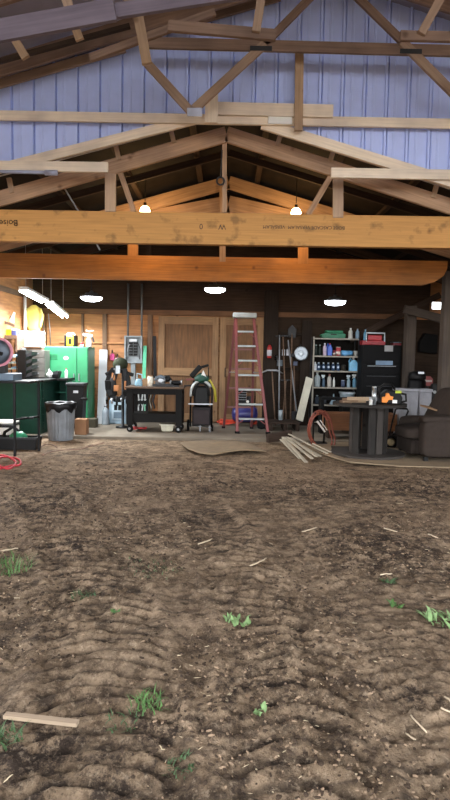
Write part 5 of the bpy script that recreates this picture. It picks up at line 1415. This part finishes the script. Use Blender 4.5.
# red round sign, black drum, gas mask like bottles
y = 11.2; c = P(428, 381, y)
t = thing('red_sign', 'dull red octagonal sign with a pale bar propped behind the storage bins', 'sign', V(c.x, y, SLAB))
a8 = [(c.x+.10*math.cos(math.pi/8+k*math.pi/4), c.z+.10*math.sin(math.pi/8+k*math.pi/4)) for k in range(8)]
MB().prism(a8, y-.01, y+.01).build('sign_plate', M('#7a3432', .6), t)
MB().box(c.x-.07, c.x+.07, y-.014, y-.01, c.z-.018, c.z+.02).build('pale_bar', M('#a59a92', .6), t)
MB().tube([V(c.x, y+.02, SLAB), V(c.x, y+.02, c.z+.05)], .018).build('sign_post', DGREY, t)
y = 11.25; x = PX(416, y)
t = thing('shop_vacuum', 'black drum shop vacuum behind the left pale storage bin', 'vacuum', V(x, y, SLAB))
zz_ = PZ(416, 371, y)
MB().lathe([(.14, 0), (.16, .03), (.17, zz_-SLAB-.2), (.15, zz_-SLAB-.17)], (x, y, SLAB)).build('drum', M('#0b0b0c', .5), t)
MB().lathe([(.15, zz_-SLAB-.17), (.17, zz_-SLAB-.14), (.15, zz_-SLAB-.04), (.06, zz_-SLAB)], (x, y, SLAB)).build('motor_head', BLACK, t)
MB().box(x-.03, x+.08, y-.16, y-.13, zz_-.05, zz_-.01).build('latch', STEEL, t)
for k, (px, z0, hh_) in enumerate(((434.5, 389, 8), (435, 399, 8))):
    yy = 10.45; zq = PZ(px, 404 if k else 394, yy)
t = thing('wall_phone', 'black unit with two round white knobs right of the storage bins', 'control box', P(435, 410, 10.6))
q0 = P(431.5, 409, 10.6); q1 = P(438, 384, 10.6)
MB().box(q0.x, q1.x, 10.6, 10.7, SLAB, q1.z).build('unit_case', BLACK, t, bevel=.01)
for py in (392, 401): MB().lathe([(.028, 0), (.028, .02)], P(434.5, py, 10.6), axis=(0, -1, 0)).build('round_knob', M('#a4a8aa', .5), t)
# dark thing hanging on lean-to wall
tag(MB().prism([(PX(416, 12.5), PZ(416, 352, 12.5)), (PX(434, 12.5), PZ(434, 354, 12.5)), (PX(434, 12.5), PZ(434, 335, 12.5)), (PX(421, 12.5), PZ(421, 333, 12.5)), (PX(416, 12.5), PZ(416, 342, 12.5))], 12.42, 12.565).build('dark_tarp', M('#0d0c0b', .8), bevel=.02), 'black folded tarp hanging on the wall between the two posts', 'tarp')

# mower behind the spool
y = 9.75
t = thing('push_mower', 'push mower with black handle loop and pale wheel behind the spool', 'mower', V(PX(396, y), y, .0))
xw = PX(390.5, y)
for dx, dy, r in ((0, -.1, .115), (.5, -.1, .095), (0, .38, .115), (.5, .38, .095)):
    wl = MB().lathe([(r*.7, -.025), (r, -.02), (r, .02), (r*.7, .025)], V(xw+dx, y+dy, r-.004), axis=(0, 1, 0), seg=28).build('wheel', RUBBER, t)
    MB().lathe([(r*.6, -.03), (r*.3, -.036), (r*.3, .03)], V(xw+dx, y+dy, r), axis=(0, 1, 0), seg=20).build('hub', M('#a3916c', .5), wl)
MB().box(xw-.05, xw+.55, y-.06, y+.34, .10, .20).build('deck', M('#1c1512', .5), t, bevel=.03)
MB().lathe([(.11, 0), (.12, .03), (.10, .12), (.05, .15)], (xw+.25, y+.14, .20)).build('engine', BLACK, t)
hp = [P(392, 423, y), P(395.5, 409.5, y), P(398, 408.5, y), P(407, 408.8, y), P(408.2, 411, y), P(401, 428, y), V(xw+.05, y, .2)]
MB().tube(hp, .016).build('handle_loop', BLACKM, t)
MB().tube([hp[0], V(xw-.0, y+.0, .18)], .014).build('handle_stem', BLACKM, t)
# long orange-brown crate
y = 10.35
x0, x1 = PX(326.5, y), PX(398, y); z0_, z1_ = PZ(360, 431, y), PZ(360, 414, y)
t = thing('wooden_crate', 'long orange-brown wooden box behind the cable spool', 'crate', V((x0+x1)/2, y+.2, SLAB))
WC = M('#744a28', .7, kind='wood', var=.2)
for k in range(2): MB().box(x0, x1, y, y+.02, z0_+k*(z1_-z0_)/2+.003, z0_+(k+1)*(z1_-z0_)/2-.003).build('front_plank', WC, t)
MB().box(x0, x1, y+.38, y+.4, z0_, z1_).build('back_plank', WC, t)
for xx in (x0, x1-.03): MB().box(xx, xx+.03, y+.02, y+.38, z0_, z1_).build('end_panel', WC, t)
MB().box(x0+.03, x1-.03, y+.02, y+.38, z0_, z0_+.02).build('crate_floor', WC, t)
for xx in (x0+.05, x1-.15): MB().box(xx, xx+.1, y+.02, y+.38, SLAB, z0_).build('bearer', DARKW, t)
# dark bench behind spool top left (black worktop edge)
# hose on its stand
y = 9.9; cx_ = PX(325, y)
t = thing('hose_stand', 'black metal stand holding the coiled orange hose', 'stand', V(cx_-.05, y+.1, 0))
zt_ = PZ(320, 413, y)
MB().tube([V(cx_-.17, y+.1, 0.02), V(cx_-.17, y+.1, zt_), V(cx_+.02, y+.1, zt_+.03), V(cx_+.02, y+.1, .02)], .016).build('stand_frame', BLACKM, t)
MB().box(cx_-.22, cx_+.07, y+.0, y+.25, 0.0, .03).build('stand_foot', BLACKM, t)
MB().tube([V(cx_-.18, y-.12, zt_+.01), V(cx_-.16, y+.1, zt_-.03)], .013).build('hook_arm', BLACKM, t)
mb = MB(); pts = []
for k in range(7):
    rx = .17+.02*(k % 3); rz = .29+.018*((k*2) % 5); ox = .0+.012*((k*3) % 4)
    for j in range(20):
        a = 2*math.pi*j/20+math.pi/2
        sx_ = ox+rx*math.cos(a)*(1+.25*max(0, -math.sin(a)))+.10*max(0, -math.sin(a))
        pts.append(V(cx_-.10+sx_, y-.06+.022*(k-3)*.8+.02*math.sin(a*2), zt_-.30+rz*math.sin(a)))
mb.tube(pts, .011, seg=6)
tag(mb.build('garden_hose', M('#844230', .5)), 'coiled rust-orange hose hanging in loops beside the lath pile', 'hose')
tag(MB().bar(P(317, 421, 9.75), P(325, 432, 9.72), .03, .02).bar(P(320, 420, 9.74), P(327, 430, 9.71), .012, .02).build('hose_clamp', M('#b9b2a8', .5)), 'pale metal clamps caught in the orange hose coil', 'clamp')

# lath pile
LA = M('#b7ad98', .8, kind='wood', var=.1)
lath = [((287, 437), (320, 456), 'second from the right, long'), ((281, 440), (300, 459), 'far left of the fan'), ((283, 438), (306, 463), 'longest, reaching nearest the camera'), ((289, 435.5), (327, 454.5), 'topmost'),
        ((285, 439), (312, 460), 'middle of the fan'), ((313, 446), (331, 454), 'short one at the right end'), ((283, 441.5), (296, 455), 'short one on the left'), ((290, 441), (316, 459), 'lower middle of the fan')]
for k, (a, b, lb) in enumerate(lath):
    pa = []; 
    for (px, py), zz__ in ((a, .16 if k < 5 else .10), (b, .02)):
        hz = 356+(px-225)*math.tan(PHI); Y = F*(1.5-zz__)/(py-hz); q = P(px, py, Y); pa.append(q)
    pa[0].z += .008*k; pa[1].z += .006*k
    tag(MB().bar(pa[0], pa[1], .05, .014, n=(0, .3, 1)).build('wood_lath', LA, bevel=.002), 'pale wooden lath in the fanned pile by the hose, %s' % lb, 'lath', 'fanned lath pile')
A = P(268, 441, 10.0); B = P(290, 435, 10.0); A.z = .12; B.z = .14
tag(MB().bar(V(PX(268, 9.95), 9.95, .09), V(PX(292, 10.1), 10.1, .15), .15, .10, n=(0, 1, 0)).build('dark_timber', DARKW, bevel=.006), 'thick dark timber offcut under the upper ends of the laths', 'timber')
slab_poly('scrap_board', 'flat dark board on the dirt between the laths and the spool', 'board', [(331, 449), (362, 449.5), (345, 460), (333, 456)], .02, M('#3b342c', .8, kind='wood'), zoff=.02)
# dark worktop behind the spool, items
y = 11.0
t = thing('low_bench', 'dark low bench behind the cable spool under the bottle shelves', 'bench', V(PX(338, y), y+.15, SLAB))
MB().box(PX(322, y), PX(357, y), y, y+.35, .80-.1, .80-.06).build('bench_top', BK, t)
for px in (323, 356): MB().box(PX(px, y)-.03, PX(px, y)+.03, y+.02, y+.3, SLAB, .70).build('leg', BK, t)

# ================================================================== GROUND LITTER
def gpix(px, py):
    hz = 356+(px-225)*math.tan(PHI); Y = F*1.5/(py-hz); q = P(px, py, Y); return q.x, q.y


def stick(name, label, a, b, w_, th, mat, group=None, cat='stick'):
    (x0, y0), (x1, y1) = gpix(*a), gpix(*b)
    z0 = max(ground_z(x0+(x1-x0)*u+e, y0+(y1-y0)*u+e2) for u in (0, .12, .25, .37, .5, .62, .75, .87, 1) for e in (-.02, .02) for e2 in (-.02, .02))+th/2+.001; z1 = z0
    return tag(MB().bar(V(x0, y0, z0), V(x1, y1, z1), w_, th, n=(0, 0, 1)).build(name, mat, bevel=.001), label, cat, group)
stick('weathered_lath', 'grey weathered wooden lath lying on the dirt at the lower left', (5, 737), (78, 746), .030, .016, M('#a08c74', .85, kind='wood', var=.2), cat='lath')
ST = M('#b8a68c', .85)
TW = 'loose twigs on the dirt'
for a, b, lb in (((410, 732), (426, 750), 'white stick near the lower right corner'), ((405, 745), (415, 753), 'thin straw left of the white stick, lower right'), ((440, 725), (452, 730), 'thin pale stick touching the right edge'),
                 ((302, 533.5), (317, 528.5), 'pale twig lying in the middle distance right of centre'), ((250, 571), (266, 563), 'curved pale twig near the centre track'), ((384, 530), (397, 534), 'pale chip of wood right of the middle'),
                 ((444, 711), (450, 722), 'bent white stick at the right edge'), ((380, 580), (392, 579), 'small pale chip above the small green weed'), ((18, 552), (0, 555), 'pale sliver at the left edge above the big weed'),
                 ((56, 512), (66, 514), 'short dark twig on the left dirt'), ((198, 546), (212, 541), 'thin twig near the left track in the middle'), ((428, 537), (438, 541), 'grey twig at the far right middle')):
    (x0, y0), (x1, y1) = gpix(*a), gpix(*b)
    pts = [V(x0+(x1-x0)*u+((.012 if 'curved' in lb or 'bent' in lb else .001)*math.sin(u*3.1)), y0+(y1-y0)*u, ground_z(x0+(x1-x0)*u, y0+(y1-y0)*u)+.006) for u in np.linspace(0, 1, 7)]
    mx_ = max(p_.z for p_ in pts)
    for p_ in pts: p_.z = max(p_.z, mx_-.004)
    dist = y0
    tag(MB().tube(pts, [.0028+.0006*dist]*6+[.0015+.0004*dist], seg=6).build('twig', ST if 'dark' not in lb else OLD), lb, 'twig', TW)


# grass and weeds
G1 = M('#4c6e38', .7, var=.35, scale=30); G2 = M('#6f8a58', .7, var=.3, scale=30); G3 = M('#3d5532', .7, var=.3, scale=30)
def weed(px, py, rad, n, h, label, mats, leafy=False, name='grass_tuft'):
    x, y = gpix(px, py)
    mb = MB()
    for k in range(n):
        a = random.uniform(0, 2*math.pi); q = rad*math.sqrt(random.random()); bx_, by_ = x+q*math.cos(a), y+q*math.sin(a)
        z = ground_z(bx_, by_)-.002; l = h*random.uniform(.6, 1.3); da = random.uniform(0, 2*math.pi); lean_ = random.uniform(.3, 1.2)
        w_ = (.010 if leafy else .0045)*random.uniform(.7, 1.3); d = V(math.cos(da), math.sin(da), 0); sd = V(-d.y, d.x, 0)
        prev = None
        for i in range(5):
            u = i/4; c = V(bx_, by_, z)+d*(l*lean_*u*u*.9+.1*l*u)+V(0, 0, l*(u-.45*lean_*u*u))
            ww = w_*(math.sin(math.pi*min(.97, u*.85+.12)) if leafy else (1-u*.9))
            cur = (mb.bm.verts.new(c-sd*ww), mb.bm.verts.new(c+V(0, 0, -ww*.3)), mb.bm.verts.new(c+sd*ww))
            if prev:
                mb._face([prev[0], prev[1], cur[1], cur[0]], smooth=True); mb._face([prev[1], prev[2], cur[2], cur[1]], smooth=True)
            prev = cur
    o = mb.build(name, mats); tag(o, label, 'grass' if not leafy else 'weed'); return o
weed(8, 573, .17, 90, .10, 'bright green grass tuft at the left edge in the middle', G1)
weed(148, 722, .07, 60, .06, 'green grass tuft in the lower left of centre', G1)
weed(122, 738, .07, 30, .04, 'sparse dull grass just left of the lower green tuft', G3)
weed(238, 630, .085, 22, .045, 'flat pale green weed leaves near the centre', G2, True, 'weed_leaves')
weed(443, 628, .11, 42, .06, 'leafy green weed at the right edge', G2, True, 'weed_leaves')
weed(397, 612, .045, 16, .045, 'small green weed left of the leafy weed at the right', G1, True, 'weed_leaves')
weed(389, 585, .05, 16, .04, 'tiny green weed farther back on the right', G3, True, 'weed_leaves')
weed(4, 762, .07, 45, .06, 'dark green grass at the lower left edge below the lath', G3)
weed(84, 601, .08, 60, .035, 'sparse grass beside the left tyre track', G3)
weed(152, 571, .22, 70, .03, 'thin flattened grass strip between the tyre tracks', G3)
weed(113, 622, .03, 14, .03, 'tiny green sprout right of the left tyre track', G1, True, 'weed_leaves')
weed(260, 729, .035, 10, .03, 'small green leaves in the lower centre', G2, True, 'weed_leaves')
weed(180, 788, .06, 40, .03, 'dark green grass sprigs near the bottom centre', G3)


def litter(name, label, n, smin, smax, mat, flat, seed, ymax=7.9, elong=1.0, gate=None):
    rs = np.random.RandomState(seed); mb = MB()
    base = bmesh.new(); bmesh.ops.create_icosphere(base, subdivisions=1, radius=1); bv = [v.co.copy() for v in base.verts]; bf = [[v.index for v in f.verts] for f in base.faces]; base.free()
    xs = []; ys_ = []
    while len(xs) < n:
        y_ = 1.4+(ymax-1.4)*rs.rand()**1.8; x_ = rs.uniform(-1, 1)*(y_*.42+.3)
        dn = vnoise(np.array([x_*1.9+4]), np.array([y_*1.7+9]), 33)[0]
        if rs.rand() < np.clip((dn-.3)*2.2, .05, 1): xs.append(x_); ys_.append(y_)
    xs = np.array(xs); ys_ = np.array(ys_); H, _, _ = ground_fields(xs, ys_)
    vv = []; ff = []
    for i in range(n):
        s_ = rs.uniform(smin, smax)*(1+.12*ys_[i]); a = rs.uniform(0, 6.28); ca, sa = math.cos(a), math.sin(a); e = rs.uniform(1, 1+elong)
        o_ = len(vv)
        for v in bv:
            j = 1+rs.uniform(-.3, .3); X1 = v.x*s_*e*j; Y1 = v.y*s_/math.sqrt(e)*j; Z1 = v.z*s_*flat*j
            vv.append((xs[i]+X1*ca-Y1*sa, ys_[i]+X1*sa+Y1*ca, H[i]+s_*flat*.45+Z1))
        ff += [[o_+k for k in f] for f in bf]
    me = bpy.data.meshes.new(name); me.from_pydata(vv, [], ff); me.materials.append(mat)
    o = bpy.data.objects.new(name, me); C.objects.link(o); tag(o, label, name.replace('_', ' '), kind='stuff'); mb.bm.free()
litter('dirt_clods', 'dark brown soil crumbs scattered over the dirt floor', 3400, .0025, .0085, M('#40342a', .95, var=.2), .6, 3)
litter('dry_soil', 'lighter dry soil lumps scattered over the dirt floor', 2200, .002, .006, M('#8a745e', .95, var=.2), .7, 4)
litter('straw_chips', 'pale straw and wood chips scattered over the dirt floor', 420, .002, .0045, M('#c2b193', .9, var=.15), .35, 5, elong=4)
